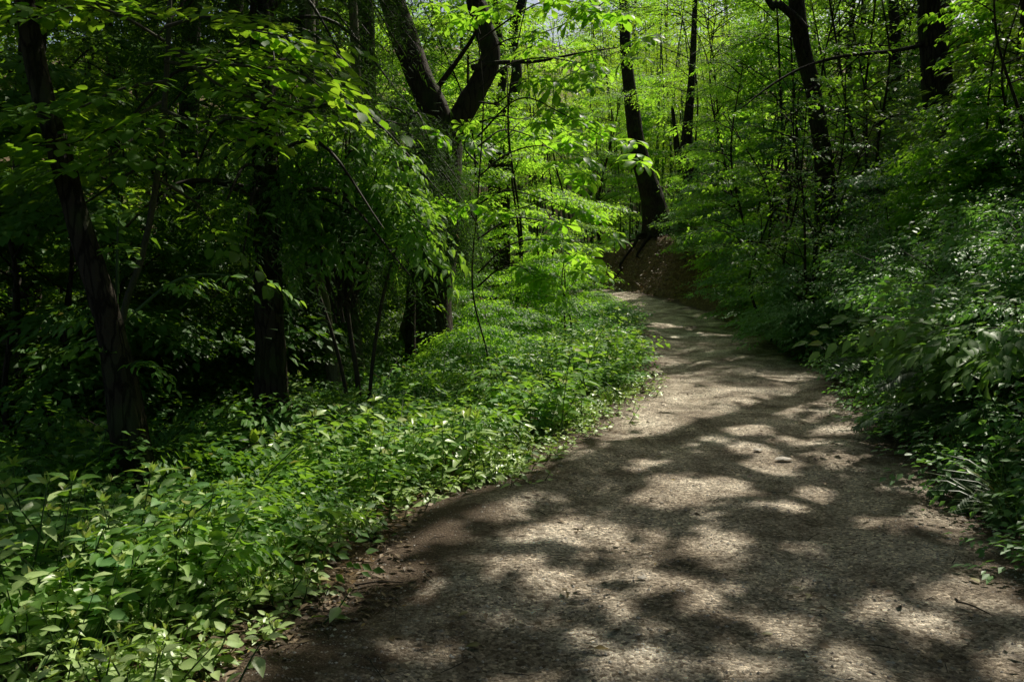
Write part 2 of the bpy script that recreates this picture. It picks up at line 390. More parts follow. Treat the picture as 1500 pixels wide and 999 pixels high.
class Tubes:
    def __init__(s):
        s.v, s.f, s.n = [], [], 0
    def add(s, pts, rad, sides=8, flare=0, lump=0, rng=RNG, cap=True):
        pts = np.asarray(pts, float); n = len(pts)
        rad = np.broadcast_to(rad, n).astype(float)
        t = norm(np.gradient(pts, axis=0))
        ref = np.array([1.0, .13, .07]) if abs(t[0, 0]) < .8 else np.array([0, 1.0, .1])
        u = norm(np.cross(t, ref)); v = np.cross(t, u)
        a = np.linspace(0, 2 * math.pi, sides, endpoint=False)
        rr = rad[:, None] * np.ones(sides)
        if lump:
            ph = rng.uniform(0, 6.28, 3)
            k = np.linspace(0, 1, n)[:, None] * n * .7
            rr = rr * (1 + lump * (np.sin(3 * a[None] + ph[0] + k * .5) * .5 + np.sin(2 * a[None] + ph[1] - k) * .5 + rng.normal(0, .35, (n, sides))))
        if flare:
            k = np.exp(-np.linspace(0, 1, n) * 9)[:, None]
            rr = rr * (1 + flare * k * (1 + .5 * np.sin(5 * a[None] + .7)))
        V = pts[:, None] + u[:, None] * (np.cos(a)[None, :, None] * rr[..., None]) + v[:, None] * (np.sin(a)[None, :, None] * rr[..., None])
        i = np.arange(n - 1)[:, None] * sides; j = np.arange(sides)[None]; j2 = (j + 1) % sides
        f = np.stack([i + j, i + j2, i + sides + j2, i + sides + j], -1).reshape(-1, 4) + s.n
        s.v.append(V.reshape(-1, 3)); s.f.append(f); s.n += n * sides
    def mesh(s, name, mat):
        V = np.concatenate(s.v); f = np.concatenate(s.f)
        return make_mesh(name, V, [f], [mat], {'tint': np.full(len(V), .5), 'rib': np.zeros(len(V))})

def link(name, me, parent=None, loc=None):
    o = bpy.data.objects.new(name, me)
    COL.objects.link(o)
    if loc is not None:
        o.location = loc
    if parent is not None:
        o.parent = parent
        if loc is None:
            pl = Vector(parent.location)
            # geometry is in world coordinates: shift it back under its thing
            o.location = -pl
    return o

def tag(o, label=None, cat=None, group=None, kind=None):
    if label: o['label'] = label
    if cat: o['category'] = cat
    if group: o['group'] = group
    if kind: o['kind'] = kind
    return o

def thing(name, label, cat, loc, group=None):
    o = bpy.data.objects.new(name, None)
    COL.objects.link(o)
    o.empty_display_size = .2
    o.location = loc
    return tag(o, label, cat, group)

def copy_tree(o, parent=None):
    c = o.copy()
    COL.objects.link(c)
    c.parent = parent
    for ch in list(o.children):
        copy_tree(ch, c)
    return c

# ------------------------------------------------------------------ sprays: leafy twigs used to fill crowns
def spray(rng, n=18, leaf=.11, wid=.5, length=.6, droop=.25, flat=.25, spread=55):
    u = np.sort(rng.uniform(.05, 1, n)); u[-1] = 1
    sd = np.where(np.arange(n) % 2 == 0, 1, -1)
    a = R(spread) * (1 - .55 * u ** 3) * sd * rng.uniform(.7, 1.25, n)
    a[-1] *= .2
    # side twigs widen the fan
    br = rng.uniform(0, .32, n) * length * (1 - .5 * u)
    pos = np.stack([u * length * np.ones(n) + br * .6, br * sd, -droop * length * u ** 2 + rng.normal(0, .03 * length, n)], 1)
    d = np.stack([np.cos(a), np.sin(a), -rng.uniform(0, .5, n) - droop * u], 1)
    nn = np.stack([rng.normal(0, flat, n), rng.normal(0, flat, n) , np.ones(n)], 1)
    l = leaf * rng.uniform(.65, 1.2, n)
    return pos, norm(d), norm(nn), l, l * wid * rng.uniform(.85, 1.15, n)

def whorl_spray(rng, leaf=.26, length=.5):
    """a few long stalked whorls of five to seven leaflets"""
    P_, D_, N_, L_, W_ = [], [], [], [], []
    for k in range(3):
        c = np.array([length * (.45 + .55 * rng.random()), rng.normal(0, .3) * length, rng.normal(0, .1) * length])
        n = rng.integers(5, 8)
        th = rng.uniform(0, 6.28) + np.arange(n) * 2 * math.pi / n + rng.normal(0, .1, n)
        tilt = rng.normal(0, .22, 2)
        d = np.stack([np.cos(th), np.sin(th), -rng.uniform(.1, .5, n) + tilt[0] * np.cos(th) + tilt[1] * np.sin(th)], 1)
        P_.append(np.repeat(c[None], n, 0) + .02 * d); D_.append(norm(d)); N_.append(norm(np.stack([rng.normal(-tilt[0], .1, n), rng.normal(-tilt[1], .1, n), np.ones(n)], 1)))
        l = leaf * rng.uniform(.7, 1.1, n) * rng.uniform(.75, 1.1)
        L_.append(l); W_.append(l * .42)
    return [np.concatenate(a) for a in (P_, D_, N_, L_, W_)]

def needle_spray(rng, n=70, length=.7, needle=.07):
    """drooping conifer branchlet with needles in two ranks plus hanging side shoots"""
    P_, D_, N_, L_, W_ = [], [], [], [], []
    ns = 7
    for k in range(ns):
        u0 = k / ns
        b = np.array([u0 * length, 0, -.35 * length * u0 ** 2])
        sd = 1 if k % 2 else -1
        ax = norm(np.array([.55, sd * rng.uniform(.4, .9), -rng.uniform(.35, .9)]))
        m = n // ns
        t = np.linspace(.05, 1, m)
        q = b + ax * (t * length * .38)[:, None]; q[:, 2] -= .1 * length * t ** 2
        s2 = np.where(np.arange(m) % 2 == 0, 1, -1)[:, None]
        lat = norm(np.cross(ax, np.array([0, 0, 1.0])))
        P_.append(q); D_.append(norm(ax * .7 + lat * s2 + rng.normal(0, .2, (m, 3)))); N_.append(norm(rng.normal(0, .4, (m, 3)) + [0, 0, 1]))
        l = needle * rng.uniform(.7, 1.2, m)
        L_.append(l); W_.append(np.full(m, needle * .14))
    return [np.concatenate(a) for a in (P_, D_, N_, L_, W_)]

def place(LV, templates, pos, dirs, scale, rng, tint=(0, 1), up=None, rolls=.35):
    pos = np.asarray(pos, float); n = len(pos)
    if n == 0:
        return
    x = norm(np.asarray(dirs, float))
    upv = np.tile([0, 0, 1.0], (n, 1)) if up is None else np.asarray(up, float)
    upv = upv + rng.normal(0, rolls, (n, 3))
    y = norm(np.cross(upv, x)); z = np.cross(x, y)
    Rm = np.stack([x, y, z], 2)
    scale = np.broadcast_to(scale, n)
    pick = rng.integers(0, len(templates), n)
    for k, T in enumerate(templates):
        i = np.where(pick == k)[0]
        if not len(i):
            continue
        p, d, nn, l, w = T
        r = Rm[i]; s = scale[i]
        pp = pos[i][:, None] + np.einsum('nij,mj->nmi', r, p) * s[:, None, None]
        dd = np.einsum('nij,mj->nmi', r, d); nw = np.einsum('nij,mj->nmi', r, nn)
        tt = rng.uniform(*tint, (len(i), 1)) * .6 + rng.uniform(0, .4, (len(i), len(p)))
        LV.add(pp.reshape(-1, 3), dd.reshape(-1, 3), nw.reshape(-1, 3), (l[None] * s[:, None]).ravel(), (w[None] * s[:, None]).ravel(), tt.ravel())

_r = np.random.default_rng(5)
SP = {
    'leafy': [spray(_r, 20, .11, .55, .62) for _ in range(8)],
    'fine': [spray(_r, 34, .062, .55, .55) for _ in range(8)],
    'maple': [spray(_r, 26, .085, 1.0, .7, droop=.12, flat=.18) for _ in range(8)],
    'beech': [spray(_r, 15, .105, .66, .6, droop=.12, flat=.15, spread=62) for _ in range(8)],
    'elder': [spray(_r, 13, .135, .42, .42, droop=.45, flat=.3, spread=60) for _ in range(8)],
    'far': [spray(_r, 24, .19, .6, 1.1) for _ in range(8)],
    'canopy': [spray(_r, 30, .23, .62, 1.1, flat=.4) for _ in range(8)],
    'whorl': [whorl_spray(_r) for _ in range(8)],
    'needle': [needle_spray(_r) for _ in range(6)],
    'sasa': [spray(_r, 9, .17, .14, .26, droop=.4, flat=.6, spread=40) for _ in range(8)],
    'bam': [spray(_r, 26, .16, .15, .9, droop=.5, flat=.6, spread=40) for _ in range(8)],
}

def unit_dirs(rng, n, zlo=-.3, zhi=.5):
    a = rng.uniform(0, 2 * math.pi, n)
    return np.stack([np.cos(a), np.sin(a), rng.uniform(zlo, zhi, n)], 1)

def polyline(pts, n=8):
    return catmull(np.asarray(pts, float), n)

def along(poly, u):
    s = np.concatenate([[0], np.cumsum(np.linalg.norm(np.diff(poly, axis=0), axis=1))])
    q = np.asarray(u) * s[-1]
    p = np.stack([np.interp(q, s, poly[:, k]) for k in range(3)], -1)
    e = np.stack([np.interp(np.minimum(q + .05 * s[-1], s[-1]), s, poly[:, k]) for k in range(3)], -1)
    b = np.stack([np.interp(np.maximum(q - .05 * s[-1], 0), s, poly[:, k]) for k in range(3)], -1)
    return p, norm(e - b)

def branch_sprays(LV, kind, poly, n, rng, u0=.25, scale=1.0, fan=65, tint=(0, 1), rolls=.2, lift=0):
    """sprays to both sides of a branch, in its own roughly level plane"""
    u = np.sort(rng.uniform(u0, 1, n)); u[-1] = 1
    p, t = along(poly, u)
    a = R(fan) * np.where(np.arange(n) % 2 == 0, 1, -1) * rng.uniform(.6, 1.2, n)
    a[-1] = 0
    th = t.copy(); th[:, 2] = th[:, 2] * .5 + lift; th = norm(th)
    lat = norm(np.cross(np.tile([0, 0, 1.0], (n, 1)), th))
    d = th * np.cos(a)[:, None] + lat * np.sin(a)[:, None]
    place(LV, SP[kind], p, d, scale * rng.uniform(.75, 1.2, n), rng, tint, rolls=rolls)

# ------------------------------------------------------------------ where the sun gets through the canopy
LIT = []     # (point, radius, strength)
def lit_px(px, py, rpx, rpy, keep=0.0):
    """a sunlit spot on the path, given where it lies in the photograph; several discs cover an ellipse"""
    d = FW + RT * ((px - 750) / F) + UPV * ((499.5 - py) / F)
    Y = (CAM[2]) / (-d[2]) * d[1] if d[2] < 0 else 30
    for _ in range(12):
        q = CAM + d * (Y / d[1]); g = hz(q[0], q[1]) if Y < 40 else 0
        Y2 = (CAM[2] - g) / (-d[2]) * d[1]
        Y = .5 * Y + .5 * min(max(Y2, 2), 36)
    q = CAM + d * (Y / d[1])
    gr = .78 if py > 650 else (1.0 if py > 500 else .7)
    rx = gr * rpx * Y / F
    ry = gr * rpy * Y * Y / (1.6 * F)
    r = min(rx, ry)
    if rx > ry * 1.3:
        k = int(math.ceil(rx / ry))
        for i in range(k):
            o = (-1 + 2 * (i + .5) / k) * (rx - r)
            LIT.append((q + [o, random.uniform(-.2, .2) * r, 0], r * random.uniform(.85, 1.1), keep))
    else:
        k = int(math.ceil(ry / rx))
        for i in range(k):
            o = (-1 + 2 * (i + .5) / k) * (ry - r)
            LIT.append((q + [0, o, 0], r * 1.05, keep))

for e in [(1000, 735, 85, 24), (950, 748, 45, 15), (1060, 725, 50, 18), (1050, 815, 62, 22), (1130, 690, 60, 16), (1100, 672, 45, 10), (1230, 690, 45, 15),
          (1332, 690, 24, 17), (1200, 738, 60, 15), (1150, 762, 40, 12), (710, 772, 58, 22), (640, 800, 45, 20), (820, 797, 50, 26), (755, 812, 40, 18),
          (945, 632, 90, 11), (1010, 565, 55, 11), (955, 568, 30, 9), (1085, 553, 70, 9), (1180, 537, 45, 9), (985, 535, 50, 7), (1000, 512, 50, 6),
          (1065, 520, 40, 5), (1120, 575, 60, 9), (1195, 585, 40, 7), (1140, 602, 45, 7), (1065, 618, 55, 7), (1010, 642, 45, 9), (960, 592, 60, 10),
          (1040, 590, 50, 8), (570, 855, 60, 25), (485, 890, 50, 25), (560, 985, 80, 16), (640, 985, 40, 10), (1230, 640, 40, 8), (970, 482, 25, 4),
          (1030, 466, 28, 4), (910, 432, 20, 5), (935, 425, 18, 6), (1290, 655, 30, 10), (890, 655, 60, 9), (860, 690, 40, 10), (1170, 655, 40, 9), (1225, 600, 35, 9), (1100, 535, 40, 6), (1030, 548, 30, 7), (1150, 560, 40, 6), (950, 548, 22, 8), (1000, 610, 40, 6), (1260, 615, 25, 7), (950, 605, 40, 7), (1200, 555, 30, 5),
          (1000, 735, 60, 20), (1050, 815, 45, 16), (1010, 565, 45, 9), (1090, 640, 40, 8), (1050, 497, 35, 4), (1100, 505, 25, 4)]:
    lit_px(*e)
for e in [(960, 870, 60, 18), (860, 892, 50, 18), (985, 915, 40, 14), (1190, 905, 30, 12), (740, 875, 40, 16),
          (1260, 795, 40, 18), (1150, 700, 60, 12), (1100, 750, 60, 14), (900, 780, 40, 14), (660, 930, 60, 18), (1225, 720, 40, 14), (1320, 738, 24, 14), (1360, 640, 20, 14)]:
    lit_px(*e, keep=.45)
def lit3(p, r, keep=0.0):
    LIT.append((np.asarray(p, float), r, keep))
for px, py, Y, r in [(300, 745, 5.3, .42), (360, 725, 5.5, .45), (430, 705, 5.7, .5), (500, 680, 6.0, .55), (560, 665, 6.2, .5), (620, 665, 6.3, .45), (680, 685, 6.2, .36),
                     (520, 745, 5.4, .5), (450, 760, 5.2, .45), (585, 735, 5.6, .45), (645, 725, 5.8, .36), (400, 795, 4.9, .34), (240, 800, 4.7, .22), (310, 850, 4.4, .2), (250, 900, 4.0, .2),
                     (150, 820, 4.5, .16), (100, 870, 4.1, .2), (200, 955, 3.7, .2), (340, 770, 5.0, .35), (480, 720, 5.6, .45), (30, 830, 4.2, .15), (740, 660, 7.2, .3), (790, 640, 8, .3), (700, 620, 8, .25), (360, 900, 4.1, .18), (120, 780, 4.8, .1),
                     (905, 470, 17, .8), (880, 520, 13.5, .7), (918, 545, 12.5, .7), (860, 570, 11.5, .6), (800, 605, 10, .5), (830, 560, 12, .5), (870, 440, 20, 1.1), (740, 640, 8, .3), (830, 500, 15, .6),
                     (625, 345, 8, .34), (600, 320, 8, .22), (545, 195, 8.2, .25), (590, 260, 8.2, .2), (430, 112, 5.8, .17), (470, 130, 5.8, .14), (400, 105, 5.8, .12),
                     (330, 405, 5.6, .16), (265, 405, 5.6, .1), (500, 215, 8.2, .16), (200, 190, 5.5, .1), (90, 220, 5.5, .1), (140, 15, 5.5, .2), (60, 30, 5.4, .14),
                     (1400, 630, 6.9, .16), (1480, 520, 7.2, .2), (1440, 580, 7.0, .16), (1420, 420, 9.5, .3), (1450, 380, 10, .25), (1190, 410, 15, .45), (1150, 520, 13.5, .3),
                     (1300, 240, 15, .5), (1320, 280, 14, .45), (1240, 330, 14, .4), (1490, 470, 7.5, .2), (1350, 470, 9.5, .2), (1270, 480, 11, .25), (1460, 300, 11, .3), (1400, 200, 13, .4)]:
    lit3(P(px, py, Y), r, .1)
_v = np.random.default_rng(71)
for (x0, y0, x1, y1, wid) in [(250, 720, 730, 640, 62), (300, 770, 640, 700, 45), (700, 650, 860, 580, 22), (830, 560, 925, 500, 26), (850, 480, 905, 455, 14)]:
    for k in range(26):
        u = _v.random(); px = x0 + (x1 - x0) * u; py = y0 + (y1 - y0) * u + _v.uniform(-.5, .5) * wid
        Yv = 1177 * 1.3 / (py - 398)
        if _v.random() < .82:
            lit3(P(px, py, Yv), _v.uniform(.24, .36) * (1 + Yv / 30), 0)
for (px, py) in [(330, 850), (260, 880), (390, 880), (300, 930), (200, 900), (240, 960), (150, 930), (90, 880), (60, 950), (350, 960), (120, 830), (420, 840), (180, 850)]:
    lit3(P(px, py, 1177 * 1.3 / (py - 398)), _v.uniform(.1, .2), .1)
for px, py, Y, r in [(780, 150, 12, 3.0), (850, 100, 12, 2.6), (700, 150, 12, 1.6), (800, 300, 16, 2.8), (770, 400, 16, 2.6), (850, 350, 22, 3.2), (740, 250, 18, 3.0), (960, 130, 24, 3.6), (1080, 130, 20, 2.6),
                     (1130, 190, 18, 2.0), (1020, 220, 22, 2.6), (930, 40, 26, 4.2), (1150, 60, 20, 2.6), (1250, 60, 18, 2.2), (640, 250, 22, 3.5), (680, 80, 22, 3.6), (860, 240, 28, 3), (900, 300, 30, 2.0), (1060, 280, 20, 1.5), (780, 60, 24, 4), (820, 200, 34, 4.5), (950, 250, 36, 4)]:
    lit3(P(px, py, Y), r, .06)
for px, py, Y, r, k in [(150, 60, 5.7, .8, .5), (90, 200, 5.6, .6, .5), (310, 90, 6.0, .5, .5), (480, 300, 8.2, .8, .6), (400, 260, 8.2, .6, .6), (580, 300, 8.0, .5, .5), (200, 480, 8, .4, .6), (60, 420, 9, .5, .7),
                        (300, 560, 10, .7, .5), (450, 520, 11, .7, .5), (250, 620, 8, .5, .6), (560, 500, 12, .7, .5), (520, 590, 9, .4, .4), (90, 560, 8, .4, .6), (470, 430, 12, .8, .6), (330, 380, 10, .7, .6),
                        (1120, 250, 16, 1.3, .45), (1230, 200, 15, 1.2, .45), (1330, 180, 14, 1.0, .5), (1420, 260, 12, .9, .5), (1100, 360, 16, 1.0, .5), (1250, 400, 11.5, .8, .55), (1400, 400, 9, .7, .55), (1460, 120, 14, 1.2, .5),
                        (1380, 60, 15, 1.2, .5), (1180, 120, 19, 1.6, .2), (1050, 330, 24, 1.6, .4), (930, 400, 30, .9, .3), (960, 415, 29, .7, .3), (930, 395, 31, .7, .3), (905, 415, 31, .6, .2), (985, 395, 30, .7, .4), (1030, 400, 25, .7, .3), (1065, 385, 24, .7, .35), (1010, 375, 27, .7, .35), (1090, 430, 20, .7, .4), (1120, 400, 19, .7, .35), (945, 425, 29, .6, .3)]:
    lit3(P(px, py, Y), r, k)
_q = np.random.default_rng(77)
for _ in range(110):
    y = 3 + 22 * _q.random() ** 1.3; k = np.argmin(np.abs(PC[:230, 1] - y)); o = _q.uniform(-1, 1) * PC[k, 2]
    if y < 5 and o > .2: continue
    lit3(np.array([PC[k, 0] + PT[k, 1] * o, PC[k, 1] - PT[k, 0] * o, PC[k, 3]]), _q.uniform(.05, .13), 0)
for _ in range(90):
    lit3(P(_q.uniform(660, 1010), _q.uniform(20, 410), _q.uniform(12, 28)), _q.uniform(.4, .72), 0)
for _ in range(46):
    lit3(P(_q.uniform(1040, 1500), _q.uniform(30, 330), _q.uniform(11, 20)), _q.uniform(.35, .72), .1)
for _ in range(60):
    lit3(P(_q.uniform(1000, 1330), _q.uniform(250, 470), _q.uniform(13, 24)), _q.uniform(.25, .6), .15)
for _ in range(70):
    lit3(P(_q.uniform(0, 600), _q.uniform(250, 620), _q.uniform(7, 15)), _q.uniform(.12, .4), .15)
for _ in range(40):
    lit3(P(_q.uniform(290, 650), _q.uniform(195, 390), _q.uniform(7.7, 8.5)), _q.uniform(.12, .32), 0)
for _ in range(46):
    lit3(P(_q.uniform(1110, 1280), _q.uniform(340, 500), _q.uniform(13.5, 19)), _q.uniform(.2, .5), .1)
for px, py, Y, r in [(1320, 200, 14, 1.4), (1430, 180, 13, 1.4), (1250, 150, 16, 1.5), (1480, 60, 13, 1.3), (1380, 300, 11, 1.0), (1180, 280, 15, 1.2)]:
    lit3(P(px, py, Y), r, .3)
for _ in range(860):   # stray flecks over the bank and the forest floor
    if _ % 5 > 1:
        y = 4 + 24 * _q.random() ** 1.2; x0 = np.interp(y, PC[:200, 1], PC[:200, 0]); x = x0 + 1.4 + abs(_q.normal(0, 4.5)); r = _q.uniform(.06, .24)
    else:
        y = _q.uniform(4, 26); x = _q.uniform(-.5, -.02) * y * 1.2 - 1; r = _q.uniform(.06, .2)
    lit3(np.array([x, y, hz(x, y) + (.5 if _ % 5 > 1 else _q.uniform(.3, 4.5))]), r, 0)
LP = np.array([a for a, b, c in LIT]); LR = np.array([b for a, b, c in LIT]); LK = np.array([c for a, b, c in LIT])

LS = LR < .75
def small_keep(p):
    return canopy_keep(p, LS)

def canopy_keep(p, sel=slice(None)):
    """True for leaves that stay: those standing between the sun and a sunlit spot are missing from the crown"""
    keep = np.ones(len(p), bool)
    rr = np.random.default_rng(3)
    T = LP[sel] - SUN * (LP[sel] @ SUN)[:, None]
    kt = LP[sel] @ SUN; T2 = (T ** 2).sum(1)
    for a in range(0, len(p), 60000):
        q = p[a:a + 60000]
        kq = q @ SUN
        q2 = q - SUN * kq[:, None]
        d2 = (q2 ** 2).sum(1)[:, None] + T2[None] - 2 * q2 @ T.T
        thr = rr.random((len(q), 1)); fz = rr.uniform(.72, 1.22, (len(q), 1))
        hit = (kq[:, None] - kt[None] > 1.2) & (d2 < (LR[sel][None] * fz + .015) ** 2)
        keep[a:a + 60000] = ~((hit & (thr > LK[sel][None])).any(1))
    return keep

# ------------------------------------------------------------------ setting
def terrain():
    ax = np.concatenate([np.linspace(-70, -16, 28)[:-1], np.linspace(-16, 20, 181)[:-1], np.linspace(20, 80, 30)])
    ay = np.concatenate([np.linspace(-8, 42, 251)[:-1], np.linspace(42, 140, 50)])
    X, Y = np.meshgrid(ax, ay)
    Z = height(X.ravel(), Y.ravel())
    V = np.stack([X.ravel(), Y.ravel(), Z], 1)
    nx, ny = len(ax), len(ay)
    i = np.arange(ny - 1)[:, None] * nx + np.arange(nx - 1)[None]
    f = np.stack([i, i + 1, i + nx + 1, i + nx], -1).reshape(-1, 4)
    o = link('forest_floor', make_mesh('forest_floor', V, [f], [M['soil']]))
    tag(o, kind='structure')

def path_sheet():
    n = 520; m = 44
    s = np.linspace(0, PS[-1], n)
    cx, cy, hw, cz = (np.interp(s, PS, PC[:, k]) for k in range(4))
    tx = np.gradient(cx, s); ty = np.gradient(cy, s)
    l = np.hypot(tx, ty); nx_, ny_ = ty / l, -tx / l
    c = np.linspace(-1.12, 1.12, m)
    wob = 1 + .05 * np.sin(s * 1.7) + .04 * np.sin(s * 3.9 + 1)
    W = c[None] * (hw * wob)[:, None]
    X = cx[:, None] + nx_[:, None] * W; Y = cy[:, None] + ny_[:, None] * W
    ac = np.abs(c)[None]
    und = .016 * np.sin(X * 2.1 - Y * .9) + .012 * np.sin(X * 3.1 + Y * 1.7) + .009 * np.sin(X * 6.3 - Y * 4.1) + .006 * np.sin(X * 13 + Y * 9)
    rut = -.018 * (np.exp(-((np.abs(c) - .42) / .16) ** 2))[None]
    Z = cz[:, None] + und + rut + .012 - .03 * sstep(.92, 1.12, ac)
    V = np.stack([X, Y, Z], -1).reshape(-1, 3)
    i = np.arange(n - 1)[:, None] * m + np.arange(m - 1)[None]
    f = np.stack([i, i + 1, i + m + 1, i + m], -1).reshape(-1, 4)
    edge = np.clip((np.broadcast_to(ac, X.shape) - .45) / .55, 0, 1.2) ** 1.5
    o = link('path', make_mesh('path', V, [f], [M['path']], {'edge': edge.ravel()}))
    tag(o, kind='structure')

terrain(); path_sheet()

# ------------------------------------------------------------------ trees
CROWNS = []     # trees whose crowns join the canopy: (thing, [limb anchor points])
def trunk_mesh(pts, rad, mat, rng, sides=16, flare=.5, lump=.05, n=7):
    poly = polyline(pts, n)
    u = np.linspace(0, 1, len(poly))
    r = np.interp(u, np.linspace(0, 1, len(rad)), rad)
    tb = Tubes(); tb.add(poly, r, sides, flare, lump, rng)
    return tb.mesh('trunk', mat), poly

def ground_at(px, py, Y):
    q = P(px, py, Y)
    q[2] = hz(q[0], q[1]) - .12
    return q

def px_poly(pts, Y, root=True):
    """trace in the photograph -> points; Y may be a list"""
    Ys = Y if isinstance(Y, (list, tuple)) else [Y] * len(pts)
    out = [P(x, y, yy) for (x, y), yy in zip(pts, Ys)]
    if root:
        out[0][2] = hz(out[0][0], out[0][1]) - .12
    return np.array(out)

def canopy_tree(name, label, pts, rad, mat, top, seed, cat='tree', sides=16, flare=.45, extra=None, group=None, lump=.05):
    rng = np.random.default_rng(seed)
    pts = np.array(pts)
    t = thing(name, label, cat, tuple(pts[0]), group)
    d = norm(pts[-1] - pts[-2]) * .6 + np.array([0, 0, .6])
    up = [pts[-1] + norm(d) * top * k + rng.normal(0, .15, 3) for k in (.35, .7, 1)]
    full = np.vstack([pts, up])
    me, poly = trunk_mesh(full, list(np.interp(np.linspace(0, 1, len(pts)), np.linspace(0, 1, len(rad)), rad)) + [rad[-1] * k for k in (.85, .7, .5)], mat, rng, sides, flare, lump)
    link('trunk', me, t)
    limbs = [full[-1], full[-2], full[-3]]
    for ex in (extra or []):
        ep = np.array(ex['pts'])
        e2 = np.vstack([ep, ep[-1] + norm(ep[-1] - ep[-2]) * ex.get('more', 0) * .6 + np.array([0, 0, ex.get('more', 0) * .6])]) if ex.get('more') else ep
        poly2 = polyline(e2, 7)
        tb = Tubes(); tb.add(poly2, np.interp(np.linspace(0, 1, len(poly2)), np.linspace(0, 1, len(ex['rad'])), ex['rad']), 12, 0, lump, rng)
        link('branch', tb.mesh('branch', mat), t)
        if ex.get('more'):
            limbs.append(e2[-1])
        if ex.get('leaves'):
            pass
    CROWNS.append((t, limbs, mat))
    return t

# left leaning tree, close by
t1 = canopy_tree('leaning_tree', 'dark leaning trunk rising from the shaded herbs, nearest the grey curved sapling',
                 px_poly([(205, 745), (190, 640), (160, 480), (122, 350), (92, 240), (60, 130), (36, 0), (25, -80)], 5.6), [.125, .092, .082, .078, .074, .07, .064, .06], M['bark'], 8, 1,
                 flare=.8)
t3 = canopy_tree('straight_tree', 'straight dark trunk with drooping needle sprays, standing between shaded shrubs',
                 px_poly([(397, 660), (397, 560), (394, 440), (390, 300), (386, 150), (384, 0), (384, -120)], 7.9), [.16, .135, .13, .125, .12, .11, .1], M['bark'], 8, 2, cat='conifer')
fork = P(655, 195, 13.5)
t4 = canopy_tree('forked_tree', 'thick mossy trunk forking into two heavy limbs above dark needle foliage',
                 px_poly([(622, 520), (630, 450), (640, 390), (648, 320), (652, 250), (650, 195), (622, 130), (594, 60), (574, 0), (560, -60)], 13.5),
                 [.38, .30, .28, .28, .28, .24, .22, .22, .21, .2], M['bark_moss'], 7, 3, sides=20,
                 extra=[dict(pts=px_poly([(656, 205), (676, 170), (702, 125), (718, 84), (712, 50), (700, 10), (694, -60)], 13.45, False), rad=[.2, .185, .175, .165, .16, .15, .14], more=6),
                        dict(pts=px_poly([(690, 100), (730, 92), (790, 90), (850, 78), (905, 70)], 13.3, False), rad=[.05, .035, .025, .016, .008]),
                        dict(pts=px_poly([(640, 130), (668, 92), (690, 60), (700, 40)], 13.8, False), rad=[.05, .04, .03, .02])], lump=.07)
t7 = canopy_tree('bank_top_tree', 'dark leaning tree with bare roots on top of the bare earth bank',
                 px_poly([(968, 348), (958, 300), (946, 260), (934, 215), (926, 160), (918, 90), (914, 0), (912, -60)], 33), [.6, .44, .38, .34, .29, .23, .2, .17], M['bark'], 8, 4, flare=.3)
t8 = canopy_tree('forking_bank_tree', 'dark bank tree sending a branch sideways near its visible top, behind maple leaves',
                 px_poly([(1212, 330), (1208, 260), (1200, 190), (1190, 130), (1178, 80), (1168, 20), (1164, -60)], 17.5), [.2, .165, .16, .16, .165, .17, .15], M['bark'], 8, 5,
                 extra=[dict(pts=px_poly([(1180, 45), (1160, 22), (1140, 5), (1118, -15)], 17.3, False), rad=[.10, .08, .07, .06], more=4)])
t9 = canopy_tree('bank_tree', 'stout straight dark trunk standing in the dwarf bamboo high on the bank',
                 px_poly([(1392, 290), (1386, 230), (1378, 170), (1371, 100), (1366, 40), (1364, -40), (1362, -200)], 16.2), [.42, .33, .28, .27, .26, .26, .25], M['bark'], 10, 6,
                 extra=[dict(pts=px_poly([(1368, 62), (1310, 75), (1240, 82), (1180, 98), (1130, 125), (1085, 160)], [16.2, 16, 15.8, 15.5, 15.2, 15], False), rad=[.042, .036, .032, .026, .02, .01])])
t10 = canopy_tree('twin_bank_tree', 'slim dark trunk behind the leaning tree with bare roots',
                  px_poly([(1012, 330), (1010, 280), (1004, 235), (1008, 180), (1014, 100), (1018, 0), (1018, -60)], 30), [.32, .27, .24, .17, .12, .09, .08], M['bark'], 8, 7,
                  extra=[dict(pts=px_poly([(1008, 262), (998, 245), (992, 220), (990, 200), (985, 160)], 29.8, False), rad=[.16, .14, .12, .1, .06])])
t11 = canopy_tree('far_tree', 'thin dark curving trunk seen through bright leaves beside the forked tree',
                  px_poly([(735, 235), (738, 200), (748, 160), (757, 110), (752, 50), (765, 0), (775, -60)], 26), [.2, .19, .18, .17, .15, .13, .1], M['bark'], 6, 8)
t12 = canopy_tree('far_tree', 'thinner of two dark trunks in the bright leaves right of the fork',
                  px_poly([(722, 240), (724, 200), (733, 140), (738, 90), (728, 30), (720, -60)], 27), [.15, .14, .13, .12, .1, .09], M['bark'], 6, 9)
